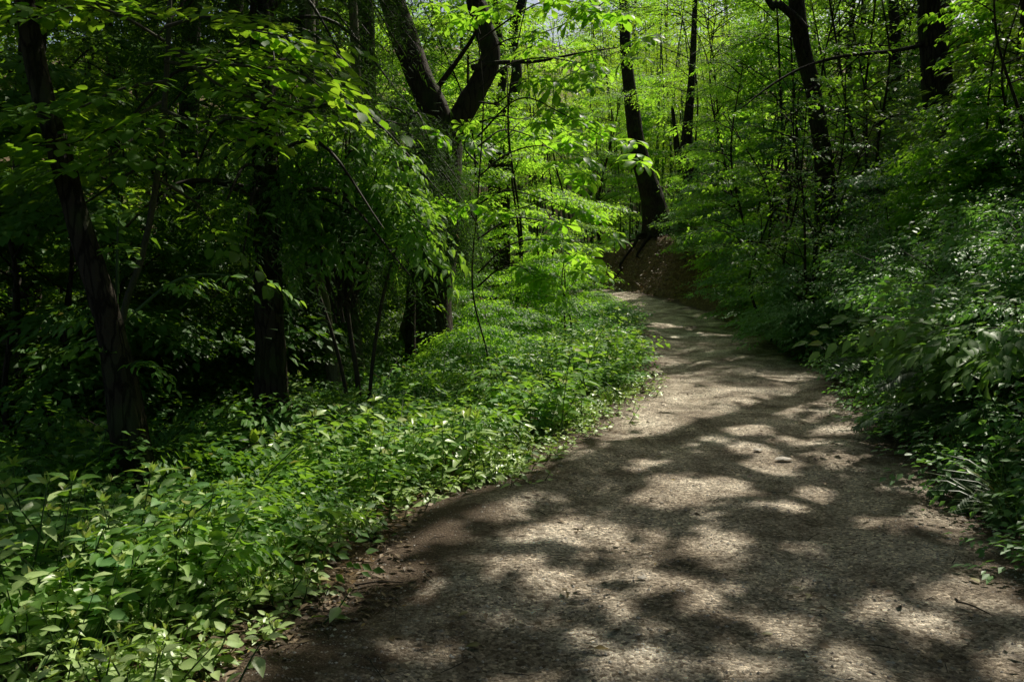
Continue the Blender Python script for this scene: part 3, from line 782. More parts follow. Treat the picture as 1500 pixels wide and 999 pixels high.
for i, (pts, Y, r, mt, lab) in enumerate([
        ([(578, 500), (566, 440), (556, 380), (548, 300), (540, 180), (536, 40), (534, -60)], 16, .2, 'bark', 'dark slender trunk just behind and left of the thick forked trunk'),
        ([(512, 480), (500, 420), (490, 360), (478, 290), (470, 200), (460, 60), (455, -60)], 14, .13, 'bark_grey', 'leaning thin trunk between the needle-leaved tree and the forked tree'),
        ([(498, 640), (490, 560), (478, 470), (468, 390), (462, 300), (455, 150), (450, -60)], 9.6, .075, 'bark_pale', 'pale thin trunk dimly lit behind the hanging needle sprays'),
        ([(534, 610), (528, 560), (520, 470), (520, 380), (525, 250), (520, 60), (515, -60)], 10.5, .07, 'bark_pale', 'pale grey-green thin stem beside the big drooping shrub'),
        ([(255, 560), (262, 450), (268, 330), (275, 200), (280, 60), (282, -60)], 13, .17, 'bark', 'shaded trunk dimly seen behind the grey curved sapling'),
        ([(30, 560), (35, 450), (42, 320), (40, 180), (48, 40), (50, -60)], 12, .2, 'bark', 'shaded trunk behind the leaning tree at the edge of the wood'),
        ([(330, 540), (332, 430), (338, 300), (340, 160), (345, 0), (345, -60)], 18, .2, 'bark', 'trunk deep in the dark wood behind the straight needle-leaved tree')]):
    canopy_tree('forest_tree', lab, px_poly(pts, Y), [r * 1.25, r, r * .95, r * .9, r * .85, r * .8], M[mt], 8, 20 + i, flare=.3)
for i, (px, Y, r, lab) in enumerate([(1290, 24, .15, 'trunk behind dwarf bamboo between the two dark bank trunks'), (1490, 14, .15, 'shaded trunk in the leaves at the upper end of the bank')]):
    b = P(px, 250, Y); g = hz(b[0], b[1])
    canopy_tree('bank_tree', lab, np.array([[b[0] + .3 * math.sin(i + k), Y, g - .1 + k * 1.6] for k in range(6)]), [r * 1.3, r, r * .95, r * .9, r * .85, r * .75], M['bark'], 7, 40 + i)

# roots of the bank-top tree
rg = np.random.default_rng(9)
b0 = np.array(t7.location)
for k, (dx, dy, dz, r) in enumerate([(-.9, -.8, -.9, .17), (-1.7, -.7, -1.2, .13), (-.2, -1.0, -1.1, .15), (.6, -.9, -.9, .13), (1.2, -.6, -.7, .11), (-1.2, .1, -.5, .12), (.2, -1.25, -1.7, .08)]):
    p = []
    for u in np.linspace(0, 1, 7):
        x = b0[0] + dx * 1.3 * u + rg.normal(0, .14) + .15 * math.sin(u * 7 + k); y = b0[1] + dy * 1.3 * u
        z = (1 - u) ** 2 * (b0[2] + .55) + (1 - (1 - u) ** 2) * (hz(x, y) + .03)
        p.append((x, y, z))
    tb = Tubes(); tb.add(polyline(p, 4), np.linspace(r * .8, r * .15, 25), 8, 0, .15, rg)
    link('root', tb.mesh('root', M['root']), t7)

# ------------------------------------------------------------------ unseen canopy laid out for its shade, shared among the crowns of those trees
def build_canopy():
    rng = np.random.default_rng(101)
    n = 12500
    x = rng.uniform(-20, 26, n); y = rng.uniform(-9, 40, n)
    g = height(x, y)
    lo = np.maximum(np.maximum(9.5 - .15 * np.maximum(3 - y, 0), 1.6 + .365 * y + 1.6), g + 5.0)
    z = lo + rng.uniform(0, 1, n) ** 1.3 * 6.5
    pos = np.stack([x, y, z], 1)
    tips = np.array([l for t, L_, m in CROWNS for l in L_]); own = np.array([i for i, (t, L_, m) in enumerate(CROWNS) for l in L_])
    D = np.linalg.norm((pos[:, None, :2] - tips[None, :, :2]), axis=2)
    near = D.argmin(1)
    # light clumping: bigger gaps between crowns
    cl = np.sin(x * .9 + 1.3) * np.sin(y * .8 + .4) + .6 * np.sin(x * 1.9 - y * 1.3)
    ok = rng.random(n) < np.clip(.92 - .25 * cl, 0, 1) * np.where((x > 10) & (y > 12), .5, 1) * np.where((x > -3) & (y > 30), .4, 1)  # also thinned over the upper bank and the bend to let sun in
    for i, (t, L_, m) in enumerate(CROWNS):
        sel = np.where((own[near] == i) & ok)[0]
        if len(sel) == 0:
            continue
        LV = Leaves()
        place(LV, SP['canopy'], pos[sel], unit_dirs(rng, len(sel), -.35, .25), rng.uniform(.9, 1.5, len(sel)), rng, rolls=.3)
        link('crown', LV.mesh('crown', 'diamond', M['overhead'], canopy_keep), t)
        # limbs reach into the crown
        tb = Tubes(); k = 0
        for j in rng.choice(sel, min(len(sel), 22), replace=False):
            a = tips[near[j]]; b = pos[j]
            if np.linalg.norm(b - a) > 9:
                b = a + norm(b - a) * 9
            mid = (a + b) / 2 + rng.normal(0, .35, 3) + [0, 0, .5]
            if canopy_keep(polyline([a, mid, b], 6)).mean() < .8:
                continue
            tb.add(polyline([a, mid, b], 4), np.linspace(.07, .015, 9), 6); k += 1
        if k:
            link('branch', tb.mesh('branch', m), t)
build_canopy()

# ------------------------------------------------------------------ conifer foliage: hanging needle sprays on the straight tree, and a second conifer by the fork
def conifer_branches(t, mat, base, zs, az, ln, seed, nspr=14, droop=.45, scale=1.0):
    rng = np.random.default_rng(seed)
    LV = Leaves(); tb = Tubes()
    for z, a, l in zip(zs, az, ln):
        o = np.array([base[0], base[1], z])
        d = np.array([math.cos(a), math.sin(a), 0])
        pl = polyline([o, o + d * l * .5 + [0, 0, .05 * l], o + d * l + [0, 0, -droop * l]], 6)
        tb.add(pl, np.linspace(.028, .006, len(pl)), 6)
        branch_sprays(LV, 'needle', pl, nspr, rng, .2, scale, 60, rolls=.3, lift=-.25)
    link('branch', tb.mesh('branch', M['twig']), t)
    link('needles', LV.mesh('needles', 'needle', M['conifer'], small_keep), t)

rg = np.random.default_rng(31)
k = 62
conifer_branches(t3, None, P(390, 300, 7.9)[:2], rg.uniform(2.1, 6.3, k), rg.uniform(0, 6.28, k), rg.uniform(.8, 1.8, k), 32, 18, scale=1.1)
cb = ground_at(600, 540, 12.2)
tc = thing('needle_tree', 'dark drooping needle-leaved tree hiding the middle of the forked trunk', 'conifer', tuple(cb))
tm, _ = trunk_mesh([cb, cb + [.02, 0, 1.5], cb + [.05, .05, 3], cb + [0, 0, 4.6]], [.09, .08, .06, .02], M['bark'], rg, 10)
link('trunk', tm, tc)
k = 56
zz = rg.uniform(2.2, 4.0, k)
conifer_branches(tc, None, cb[:2], zz, rg.uniform(0, 6.28, k), rg.uniform(.4, .95, k), 33, 16, .5, 1.2)
cb2 = ground_at(450, 560, 10.5)
tc2 = thing('needle_tree', 'dark needle-leaved tree in deep shade left of the big drooping shrub', 'conifer', tuple(cb2))
tm, _ = trunk_mesh([cb2, cb2 + [.02, 0, 2], cb2 + [.05, .05, 4.5], cb2 + [0, 0, 8]], [.1, .09, .07, .04], M['bark'], rg, 10)
link('trunk', tm, tc2)
k = 80
conifer_branches(tc2, None, cb2[:2], rg.uniform(.8, 7.0, k), rg.uniform(0, 6.28, k), rg.uniform(.4, 1.0, k), 34, 18, .5, 1.2)

# ------------------------------------------------------------------ understory: small trees and saplings with level leaf layers
def layered_tree(name, label, base, h, spread, kind, tname, leafm, barkm, seed, nbr=16, z0=.3, r=.05, nspr=26, scale=1.0, lean=(0, 0), cat='small tree', droop=.1, group=None, keep=small_keep, az=None, tint=(0, 1)):
    rng = np.random.default_rng(seed)
    base = np.array(base, float)
    t = thing(name, label, cat, tuple(base), group)
    tb = Tubes(); LV = Leaves(); stems = []
    ns = 3 if h > 3 else 2
    a0 = rng.uniform(0, 6.28)
    for k in range(ns):
        a = a0 + k * 6.28 / ns + rng.normal(0, .4); f = rng.uniform(.12, .30) * h * (1 if k else .5)
        top = base + [lean[0] + f * math.cos(a), lean[1] + f * math.sin(a), h * rng.uniform(.75, 1.0) if k else h]
        pl = polyline([base + [.05 * math.cos(a), .05 * math.sin(a), 0], base * .7 + top * .3 + rng.normal(0, .03 * h, 3) * [1, 1, 0], base * .35 + top * .65 + rng.normal(0, .04 * h, 3) * [1, 1, 0], top], 8)
        tb.add(pl, np.linspace(r * .75, r * .15, len(pl)), 9, .2, .04, rng)
        stems.append((pl, a))
    for i in range(nbr):
        u = z0 + (1 - z0) * (i + rng.random()) / nbr
        pl, sa = stems[rng.integers(ns)]
        o, _ = along(pl, [min(u, 1)])
        o = o[0]
        a = sa + rng.normal(0, 1.3)
        l = spread * rng.uniform(.45, 1.0) * (1.1 - .55 * max(0, (u - z0) / (1 - z0)) ** 1.5)
        d = np.array([math.cos(a), math.sin(a), 0]); up_ = rng.uniform(.1, .45)
        lat = np.array([-d[1], d[0], 0]) * rng.normal(0, .15) * l
        b = polyline([o, o + d * l * .45 + lat + [0, 0, up_ * .8 * l], o + d * l + [0, 0, (up_ - droop) * l]], 6)
        tb.add(b, np.linspace(r * .26, r * .06, len(b)), 5)
        branch_sprays(LV, kind, b, nspr, rng, .2, scale, 65, tint)
    link('trunk', tb.mesh('trunk', barkm), t)
    link('crown', LV.mesh('crown', tname, leafm, keep), t)
    return t

def traced_plant(name, label, cat, stems, branches, kind, tname, leafm, barkm, seed, nspr=12, scale=1.0, rolls=.2, u0=.25, lift=0, fan=65, tint=(0, 1), foliage='crown'):
    rng = np.random.default_rng(seed)
    t = thing(name, label, cat, tuple(stems[0][0][0]))
    tb = Tubes(); LV = Leaves()
    for pts, rad in stems:
        t1_ = Tubes(); pl = polyline(pts, 7); t1_.add(pl, np.interp(np.linspace(0, 1, len(pl)), np.linspace(0, 1, len(rad)), rad), 9, 0, .03, rng)
        link('stem', t1_.mesh('stem', barkm), t)
    for b in branches:
        pts = b[0]; n = b[1] if len(b) > 1 else nspr
        pl = polyline(pts, 6); tb.add(pl, np.linspace(.014, .004, len(pl)), 6)
        branch_sprays(LV, kind, pl, n, rng, u0, scale, fan, tint, rolls, lift)
    link('twigs', tb.mesh('twigs', barkm), t)
    link(foliage, LV.mesh(foliage, tname, leafm), t)
    return t

def jit(rng, poly, s):
    q = np.array(poly); q[1:] += rng.normal(0, s, q[1:].shape) * [1, 1, .5]; return q

# grey curved sapling with beech-like leaves over the upper left
rg = np.random.default_rng(50)
br = []
def PB(pts, Y, n=10):
    br.append((px_poly(pts, Y, False), n))
PB([(245, 70), (320, 92), (390, 100), (440, 108), (482, 138)], [6.2, 6, 5.8, 5.8, 5.8], 15)
PB([(245, 70), (330, 130), (400, 150), (450, 165)], [6.2, 6, 6, 6], 8)
PB([(240, 60), (170, 20), (110, 10), (50, 30)], [6.2, 5.8, 5.6, 5.4], 16)
PB([(242, 40), (300, 25), (350, 40), (420, 55)], [6.2, 6, 5.9, 5.8], 13)
PB([(240, 120), (180, 130), (110, 160), (40, 170)], [6.2, 5.9, 5.7, 5.5], 16)
PB([(236, 150), (170, 185), (100, 210), (20, 215)], [6.2, 5.9, 5.6, 5.5], 15)
PB([(238, 180), (200, 200), (150, 235), (90, 250)], [6.2, 5.9, 5.6, 5.5], 12)
PB([(235, 160), (290, 180), (330, 170), (390, 185)], [6.2, 6, 6, 6], 10)
PB([(240, 90), (300, 100), (330, 80), (360, 60)], [6.2, 6.3, 6.4, 6.5], 10)
PB([(245, 30), (160, -10), (80, -20), (0, -10)], [6.2, 6, 5.8, 5.6], 13)
PB([(232, 230), (180, 260), (120, 300), (60, 320)], [6.3, 6.6, 6.8, 7], 9)
PB([(228, 260), (260, 280), (290, 300), (310, 330)], [6.3, 6.5, 6.6, 6.6], 6)
traced_plant('sapling', 'slim grey curved sapling with level sprays of rounded leaves, beside the leaning trunk', 'sapling',
             [(px_poly([(165, 690), (172, 560), (182, 455), (205, 385), (222, 310), (236, 210), (244, 110), (248, 20), (250, -90)], 6.3), [.03, .028, .026, .025, .024, .022, .02, .018, .012])],
             br, 'beech', 'round', M['beech'], M['bark_grey'], 51, rolls=.12)
# low lit twig off the leaning tree
rg = np.random.default_rng(52)
traced_plant('young_shrub', 'small shrub arching one lit leafy shoot across the dark wood', 'shrub',
             [(px_poly([(172, 640), (172, 520), (172, 420), (174, 330)], 5.7), [.008, .007, .006, .004]),
              (px_poly([(176, 480), (210, 445), (250, 415), (300, 402), (365, 408)], 5.65, False), [.006, .005, .005, .004, .003])],
             [(px_poly([(200, 455), (250, 415), (300, 402), (372, 409)], 5.65, False), 7), (px_poly([(172, 430), (172, 380), (173, 335), (174, 320)], 5.7, False), 5), (px_poly([(176, 470), (150, 462), (125, 465)], 5.6, False), 3),
              (px_poly([(172, 560), (150, 500), (110, 510)], 5.6, False), 4), (px_poly([(172, 560), (200, 530), (220, 540)], 5.6, False), 4)],
             'elder', 'ovate', M['elder'], M['stem'], 53, scale=.62, fan=50, foliage='leaves')
# the big drooping shrub in front of the fork tree
rg = np.random.default_rng(54)
br = []
tips = [(300, 285), (330, 245), (380, 225), (430, 215), (480, 205), (530, 188), (560, 215), (585, 250), (600, 290), (625, 320), (650, 352), (640, 372), (600, 350), (560, 345), (520, 310), (470, 280),
        (420, 280), (360, 300), (310, 330), (345, 350), (400, 340), (450, 335), (500, 350), (545, 300), (580, 330), (430, 250), (520, 245), (370, 265), (470, 375), (430, 385), (610, 340), (540, 365), (300, 230), (500, 230), (480, 320), (390, 310), (555, 265), (340, 290), (625, 370)]
for i, (x, y) in enumerate(tips):
    Y0 = 8.4 + rg.normal(0, .1); Y1 = 7.9 + rg.uniform(-.35, .5)
    mx = 500 + (x - 500) * .55 + rg.normal(0, 10); my = min(y - 5, 330) - 22 + rg.normal(0, 8)
    br.append((px_poly([(505 + rg.normal(0, 8), 420 + rg.uniform(-60, 60)), (mx, my), (x, y)], [Y0, (Y0 + Y1) / 2, Y1], False), 13))
traced_plant('drooping_shrub', 'large shrub of drooping pointed leaves with a sunlit tip, before the forked tree', 'shrub',
             [(px_poly([(528, 640), (524, 560), (512, 480), (505, 400), (510, 320), (530, 250)], 8.4), [.03, .028, .024, .02, .016, .01]),
              (px_poly([(520, 640), (500, 540), (470, 440), (430, 350), (380, 290)], 8.5), [.022, .02, .018, .014, .008]),
              (px_poly([(535, 640), (545, 540), (560, 440), (585, 350), (605, 310)], 8.3), [.022, .02, .018, .014, .008])],
             br, 'elder', 'ovate', M['elder'], M['twig'], 55, scale=.86, rolls=.35, u0=.35, lift=-.1)
# chestnut-like sapling with whorled leaves, backlit
rg = np.random.default_rng(56)
br = []
for pts in ([(702, 130), (745, 95), (800, 85), (860, 92), (915, 72)], [(700, 200), (760, 145), (820, 165), (895, 208)], [(700, 215), (740, 190), (800, 205), (850, 190)], [(700, 260), (745, 225), (800, 215), (840, 250)],
            [(702, 90), (740, 60), (790, 50), (840, 30)], [(702, 150), (730, 150), (770, 120), (820, 120)], [(703, 60), (760, 20), (810, 0), (870, 10)], [(700, 300), (740, 280), (790, 290), (840, 310)],
            [(700, 400), (745, 360), (800, 352), (845, 382)], [(700, 420), (730, 395), (760, 390), (790, 410)], [(700, 330), (680, 300), (660, 310)], [(700, 180), (735, 170), (760, 175), (790, 168)],
            [(700, 350), (750, 320), (800, 325), (870, 335)], [(703, 50), (690, 20), (660, 10)], [(700, 240), (680, 215), (690, 190)]):
    br.append((px_poly(pts, [11.2] + [11.2 + rg.uniform(-.8, .3)] * (len(pts) - 1), False), 5))
traced_plant('whorled_sapling', 'backlit sapling with large whorled leaves hanging right of the forked tree', 'sapling',
             [(px_poly([(724, 590), (714, 520), (692, 420), (700, 290), (708, 150), (700, 40), (706, -60)], 11.2), [.013, .013, .012, .011, .010, .008, .006])],
             br, 'whorl', 'obovate', M['chestnut'], M['twig'], 57, scale=.92, rolls=.18, u0=.4, fan=40)

def GB(px, Y):
    b = P(px, 400, Y); return (b[0], b[1], hz(b[0], b[1]) - .05)
layered_tree('maple', 'bright layered maple hiding the upper trunk of the tree with bare roots', GB(1045, 28.5), 8.6, 4.3, 'maple', 'maple', M['maple'], M['bark'], 60, 52, .52, .07, 26, 1.2, lean=(-1.2, 0))
layered_tree('maple', 'layered maple on the bank below the long arching branch', GB(1125, 20), 6.4, 2.4, 'maple', 'maple', M['maple'], M['bark'], 61, 30, .35, .07, 26, 1.0)
layered_tree('maple', 'maple with dull green layers before the dark bank tree with a side branch', GB(1195, 15.2), 4.6, 2.2, 'maple', 'maple', M['maple'], M['bark'], 62, 30, .2, .05, 26, .95)
layered_tree('maple', 'maple spreading level layers above the far bend of the path', GB(880, 38), 9.5, 3.4, 'maple', 'maple', M['maple'], M['bark'], 63, 26, .18, .09, 24, 1.3)
layered_tree('hornbeam', 'leafy small tree hiding the lower part of the dark bank trunk', GB(1200, 16.2), 5.6, 1.7, 'leafy', 'diamond', M['maple'], M['bark'], 72, 46, .12, .04, 24, 1.0, cat='small tree')
layered_tree('hornbeam', 'small-leaved backlit tree behind the whorled sapling', GB(745, 19), 8.5, 2.8, 'fine', 'diamond', M['maple'], M['bark'], 64, 34, .12, .06, 26, 1.2, cat='small tree')
layered_tree('hornbeam', 'pale green small tree between the whorled sapling and the bamboo grove', GB(795, 25), 8.5, 2.3, 'fine', 'diamond', M['glow'], M['bark'], 65, 34, .15, .06, 26, 1.3, cat='small tree')
layered_tree('hornbeam', 'backlit small tree behind the forked trunk and dark needles', GB(655, 21), 10, 3.2, 'leafy', 'diamond', M['glow'], M['bark'], 66, 34, .12, .07, 26, 1.2, cat='small tree')
layered_tree('hornbeam', 'low bushy tree over the inner curve of the path', GB(835, 17), 2.6, 1.4, 'fine', 'diamond', M['maple'], M['bark'], 67, 20, .15, .035, 20, 1.0, cat='small tree')
layered_tree('hornbeam', 'slender tree whose yellow-green leaves fill the top of the bank', GB(1165, 23), 10.5, 2.8, 'leafy', 'diamond', M['maple'], M['bark'], 68, 30, .3, .07, 24, 1.1, cat='small tree')
layered_tree('hornbeam', 'leafy small tree beside the stout straight bank trunk', GB(1290, 18.5), 6.0, 2.0, 'leafy', 'diamond', M['maple'], M['bark'], 69, 26, .3, .06, 22, 1.0, cat='small tree')
layered_tree('hornbeam', 'shaded small tree at the top of the bank beyond the stout trunk', GB(1510, 14.5), 6.5, 1.5, 'leafy', 'diamond', M['canopy'], M['bark'], 70, 26, .25, .06, 22, 1.0, cat='small tree')
layered_tree('hornbeam', 'small tree leaning over the dwarf bamboo between two bank trunks', GB(1275, 20), 9, 2.6, 'leafy', 'diamond', M['canopy'], M['bark'], 71, 28, .3, .06, 22, 1.1, cat='small tree')
for i, (px, Y, h_, lab) in enumerate([(1105, 24, 8, 'leafy tree between the two layered maples of the bank'), (1140, 17, 5.5, 'low leafy tree in the thicket below the arching branch'), (1240, 24, 9, 'tall leafy tree behind the dark bank trunks'),
                                       (1345, 21, 9, 'leafy tree just behind the stout straight bank trunk'), (1450, 17.5, 7, 'leafy tree in the thicket beyond the stout straight trunk'), (1460, 12.5, 3.2, 'low leafy tree over the upper bank shrubs'),
                                       (1500, 11.5, 4.5, 'low leafy tree at the bank edge above the broad-leaved bushes'), (1130, 28, 10, 'tall yellow-green tree behind the first layered maple'), (1180, 29, 10, 'tall yellow-green tree above the thicket')]):
    layered_tree('bank_hornbeam', lab, GB(px, Y), h_, 1.1 if Y < 13 else 2.4, 'leafy', 'diamond', M['maple'], M['bark'], 170 + i, 34, .2, .045, 24, 1.0, cat='small tree')
for i, (px, Y, h_, s_, lab) in enumerate([(1040, 27.5, 2.4, 1.3, 'leafy bush covering the edge of the bare earth'), (1020, 29.5, 2.0, 1.1, 'leafy bush beside the bare roots'), (1075, 26, 2.8, 1.5, 'rounded leafy bush on the flank next to the bare earth'), (1085, 23, 2.4, 1.3, 'leafy bush low on the far flank of the bank'),
        (1120, 24, 3.6, 1.8, 'tall bush on the far flank behind the layered maple'), (1120, 19, 2.6, 1.4, 'bush under the layered maple on the bank'), (1160, 20, 3.6, 1.8, 'tall leafy bush below the dark bank trunk'), (1175, 16, 2.6, 1.4, 'leafy bush in the middle of the steep bank'),
        (1230, 18, 3.4, 1.7, 'tall leafy bush between the two dark bank trunks'), (1260, 15, 2.6, 1.4, 'leafy bush below the dwarf bamboo'), (1320, 14, 2.4, 1.3, 'leafy bush in front of the stout bank trunk base'), (1350, 18, 3.0, 1.6, 'tall bush behind the stout bank trunk'),
        (1420, 12.5, 2.2, 1.2, 'bush high on the near bank'), (1075, 31, 3.8, 2.0, 'tall bush on top of the bank by the slim dark trunk'), (1200, 23, 4.2, 2.0, 'tallest bush of the bank thicket'), (1172, 17.8, 1.7, 1.0, 'low leafy bush by the path edge below the layered maple'), (1195, 16, 1.6, 1.0, 'low leafy bush by the path edge in front of the one below the maple'), (1222, 14.6, 1.6, .9, 'low leafy bush at the bank foot before the steep herbs'), (1130, 20.5, 1.9, 1.1, 'low leafy bush at the far bank foot')]):
    layered_tree('bank_bush', lab, GB(px, Y), h_, s_, 'fine', 'ovate' if Y < 18 else 'diamond', M['bank'] if i % 3 else M['maple'], M['twig'], 270 + i, 42, .06, .022, 24, 1.15, cat='bush')
for i, (px, Y, h_, lab) in enumerate([(760, 37, 7, 'bright leafy young tree before the bamboo grove'), (860, 41, 8, 'bright leafy young tree among the bamboo culms'), (1000, 38, 7, 'bright leafy young tree behind the leaning tree with bare roots'), (1060, 42, 9, 'bright young tree beyond the top of the bank'),
        (700, 33, 8, 'bright young tree behind the whorled sapling'), (930, 46, 9, 'pale bright tree deep in the bamboo grove'), (1120, 36, 9, 'bright young tree rising behind the tall bushes'), (1200, 34, 9, 'bright young tree behind the dark bank trunk'), (660, 28, 8, 'bright young tree showing through the fork')]):
    layered_tree('young_tree', lab, GB(px, Y), h_, 3.0, 'far', 'diamond', M['glow'], M['bark'], 290 + i, 30, .08, .05, 16, .75, cat='small tree')
# shade-side understory in the left wood
for i, (px, Y, h_, sp_, lab) in enumerate([(130, 9, 4.5, 2.0, 'shaded small tree behind the leaning trunk'), (20, 8, 4.2, 1.9, 'shaded small tree beyond the leaning trunk at the wood edge'),
                                            (310, 11, 5.5, 2.2, 'shaded small tree behind the grey curved sapling'), (210, 15, 7, 3, 'tall shaded small tree deep in the dark wood'),
                                            (420, 16, 7.5, 3, 'shaded small tree behind the straight needle-leaved trunk'), (90, 18, 8, 3.2, 'tall dim small tree deep behind the leaning trunk'),
                                            (500, 19, 9, 3, 'dim small tree between the needle-leaved trees'), (560, 24, 10, 3.2, 'dim tree far behind the drooping shrub')]):
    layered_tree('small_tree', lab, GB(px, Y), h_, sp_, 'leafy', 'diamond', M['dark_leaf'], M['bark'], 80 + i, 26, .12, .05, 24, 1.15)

for i, (px, Y, h_, lab) in enumerate([(60, 9, 2.2, 'dim bush behind the leaning trunk'), (150, 10.5, 2.6, 'dim bush at the foot of the grey curved sapling'), (285, 9.6, 2.2, 'dim bush between the leaning and the straight trunk'), (345, 12, 2.8, 'dim bush just behind the straight trunk'),
                                       (460, 12.4, 2.2, 'dim bush under the drooping shrub'), (560, 15, 2.4, 'half-lit bush behind the pale thin stems'), (240, 14, 3.2, 'tall dim bush deep in the wood'), (500, 17, 3.2, 'tall half-lit bush deep behind the drooping shrub')]):
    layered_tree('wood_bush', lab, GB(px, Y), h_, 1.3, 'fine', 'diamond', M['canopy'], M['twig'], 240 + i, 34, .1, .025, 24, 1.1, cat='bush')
# sunlit shrubs inside the bend
for i, (px, Y, h_, s_, lab) in enumerate([(715, 15, 1.7, 1.2, 'sunlit bush of small leaves just right of the forked trunk base'), (775, 18.5, 2.1, 1.5, 'sunlit yellow-green bush inside the bend of the path'),
                                           (690, 12, 1.1, .8, 'low leafy bush behind the herbs right of the forked trunk'), (760, 13, .9, .9, 'low bush above the slope inside the path curve'),
                                           (850, 22, 1.4, 1.1, 'bush hiding the far stretch of the path'), (650, 17, 2.2, 1.5, 'half-lit bush behind the forked trunk'), (840, 25, 1.5, 1.0, 'bright bush nearest the bare earth bank')]):
    layered_tree('bush', lab, GB(px, Y), h_, s_, 'fine', 'diamond', M['maple'], M['twig'], 95 + i, 26, .02, .02, 22, .85, cat='bush')

# ------------------------------------------------------------------ bamboo grove
def bamboo_variant(seed):
    rng = np.random.default_rng(seed)
    h = rng.uniform(9, 12)
    pl = polyline([(0, 0, -.2), (rng.normal(0, .1), rng.normal(0, .1), h * .5), (rng.normal(0, .5), rng.normal(0, .5), h)], 14)
    r = .055 * (1 - .75 * np.linspace(0, 1, len(pl)))
    r[::2] *= 1.08
    tb = Tubes(); tb.add(pl, r, 7)
    LV = Leaves()
    n = 34
    u = rng.uniform(.38, 1, n); p, _ = along(pl, u)
    place(LV, SP['bam'], p, unit_dirs(rng, n, -.2, .4), rng.uniform(.8, 1.4, n), rng)
    return tb.mesh('culm', M['culm']), LV.mesh('leaves', 'narrow', M['bamboo_leaf'])
BV = [bamboo_variant(200 + i) for i in range(6)]
rg = np.random.default_rng(210)
cnt = 0
while cnt < 170:
    px = rg.uniform(690, 1060); Y = rg.uniform(37.5, 58)
    b = P(px, 380, Y); d, hw, zc, s = pathd([b[0]], [b[1]])
    if abs(d[0]) < hw[0] + .6:
        continue
    me, lm = BV[rg.integers(6)]
    t = thing('bamboo', 'slender green bamboo culm among many in the grove beyond the bend', 'bamboo', (b[0], b[1], hz(b[0], b[1])), 'bamboo culms in the grove beyond the bend')
    o1 = link('culm', me, t, (0, 0, 0)); o2 = link('leaves', lm, t, (0, 0, 0))
    t.rotation_euler = (rg.normal(0, .03), rg.normal(0, .05), rg.uniform(0, 6.28)); sc = rg.uniform(.8, 1.15); t.scale = (sc, sc, sc)
    cnt += 1

# ------------------------------------------------------------------ background wood
def bg_variant(seed, kind, matname, h=20, n=300, z0=.22):
    rng = np.random.default_rng(seed)
    tb = Tubes(); LV = Leaves()
    pl = polyline([(0, 0, -.3), (rng.normal(0, .3), rng.normal(0, .3), h * .5), (rng.normal(0, .6), rng.normal(0, .6), h * .95)], 8)
    tb.add(pl, np.linspace(.22, .04, len(pl)), 8)
    nb = 24
    for i in range(nb):
        u = z0 + (1 - z0) * (i + rng.random()) / nb
        o, _ = along(pl, [min(u, 1)]); o = o[0]
        a = rng.uniform(0, 6.28); l = 4.4 * rng.uniform(.6, 1.1) * math.sin(math.pi * (.22 + .72 * (u - z0) / (1 - z0))) + .5
        d = np.array([math.cos(a), math.sin(a), 0])
        b = polyline([o, o + d * l * .5 + [0, 0, .25 * l], o + d * l + [0, 0, .2 * l]], 5)
        tb.add(b, np.linspace(.06, .015, len(b)), 5)
        k = n // nb
        branch_sprays(LV, kind, b, k, rng, .2, 1.0, 70, rolls=.3)
        extra = rng.integers(2, 5)
        p, _ = along(b, rng.uniform(.4, 1, extra))
        place(LV, SP[kind], p + rng.normal(0, .5, (extra, 3)), unit_dirs(rng, extra), rng.uniform(.8, 1.2, extra), rng)
    return tb.mesh('trunk', M['bark']), LV.mesh('crown', 'diamond', M[matname])
GV = {'glow': [bg_variant(300 + i, 'far', 'glow', 19 + i, 300, .1) for i in range(3)], 'dark': [bg_variant(310 + i, 'far', 'canopy', 19 + i, 380, .08) for i in range(3)]}
rg = np.random.default_rng(320)
def bg_tree(px, Y, kind, label, group, s=1.0):
    b = P(px, 400, Y)
    g = hz(b[0], b[1])
    me, lm = GV[kind][rg.integers(3)]
    t = thing('background_tree', label, 'tree', (b[0], b[1], g), group)
    link('trunk', me, t, (0, 0, 0)); link('crown', lm, t, (0, 0, 0))
    t.rotation_euler = (0, 0, rg.uniform(0, 6.28)); sc = s * rg.uniform(.85, 1.15); t.scale = (sc, sc, sc * rg.uniform(.9, 1.1))
for px in (560, 640, 700, 760, 890, 950, 1010, 1080, 1150, 1230, 600, 680, 910, 980, 1050, 1120, 1190, 740, 540, 860, 930, 1270, 1040, 500, 1350, 1420):
    bg_tree(px + rg.normal(0, 12), rg.uniform(58, 82), 'glow', 'tall sunlit tree with pale yellow-green leaves standing behind the bamboo grove', 'sunlit trees behind the grove')
for px in (-40, 40, 120, 200, 280, 360, 430, 500, -80, 80, 240, 400, 160, 320):
    bg_tree(px + rg.normal(0, 15), rg.uniform(24, 50), 'dark', 'tall shaded tree closing off the dark wood', 'shaded trees of the dark wood')
for px in (1180, 1260, 1340, 1420, 1500, 1560, 1220, 1380, 1460):
    bg_tree(px + rg.normal(0, 15), rg.uniform(27, 40), 'dark', 'tall leafy tree rising behind the top of the bank', 'leafy trees behind the bank', .9)

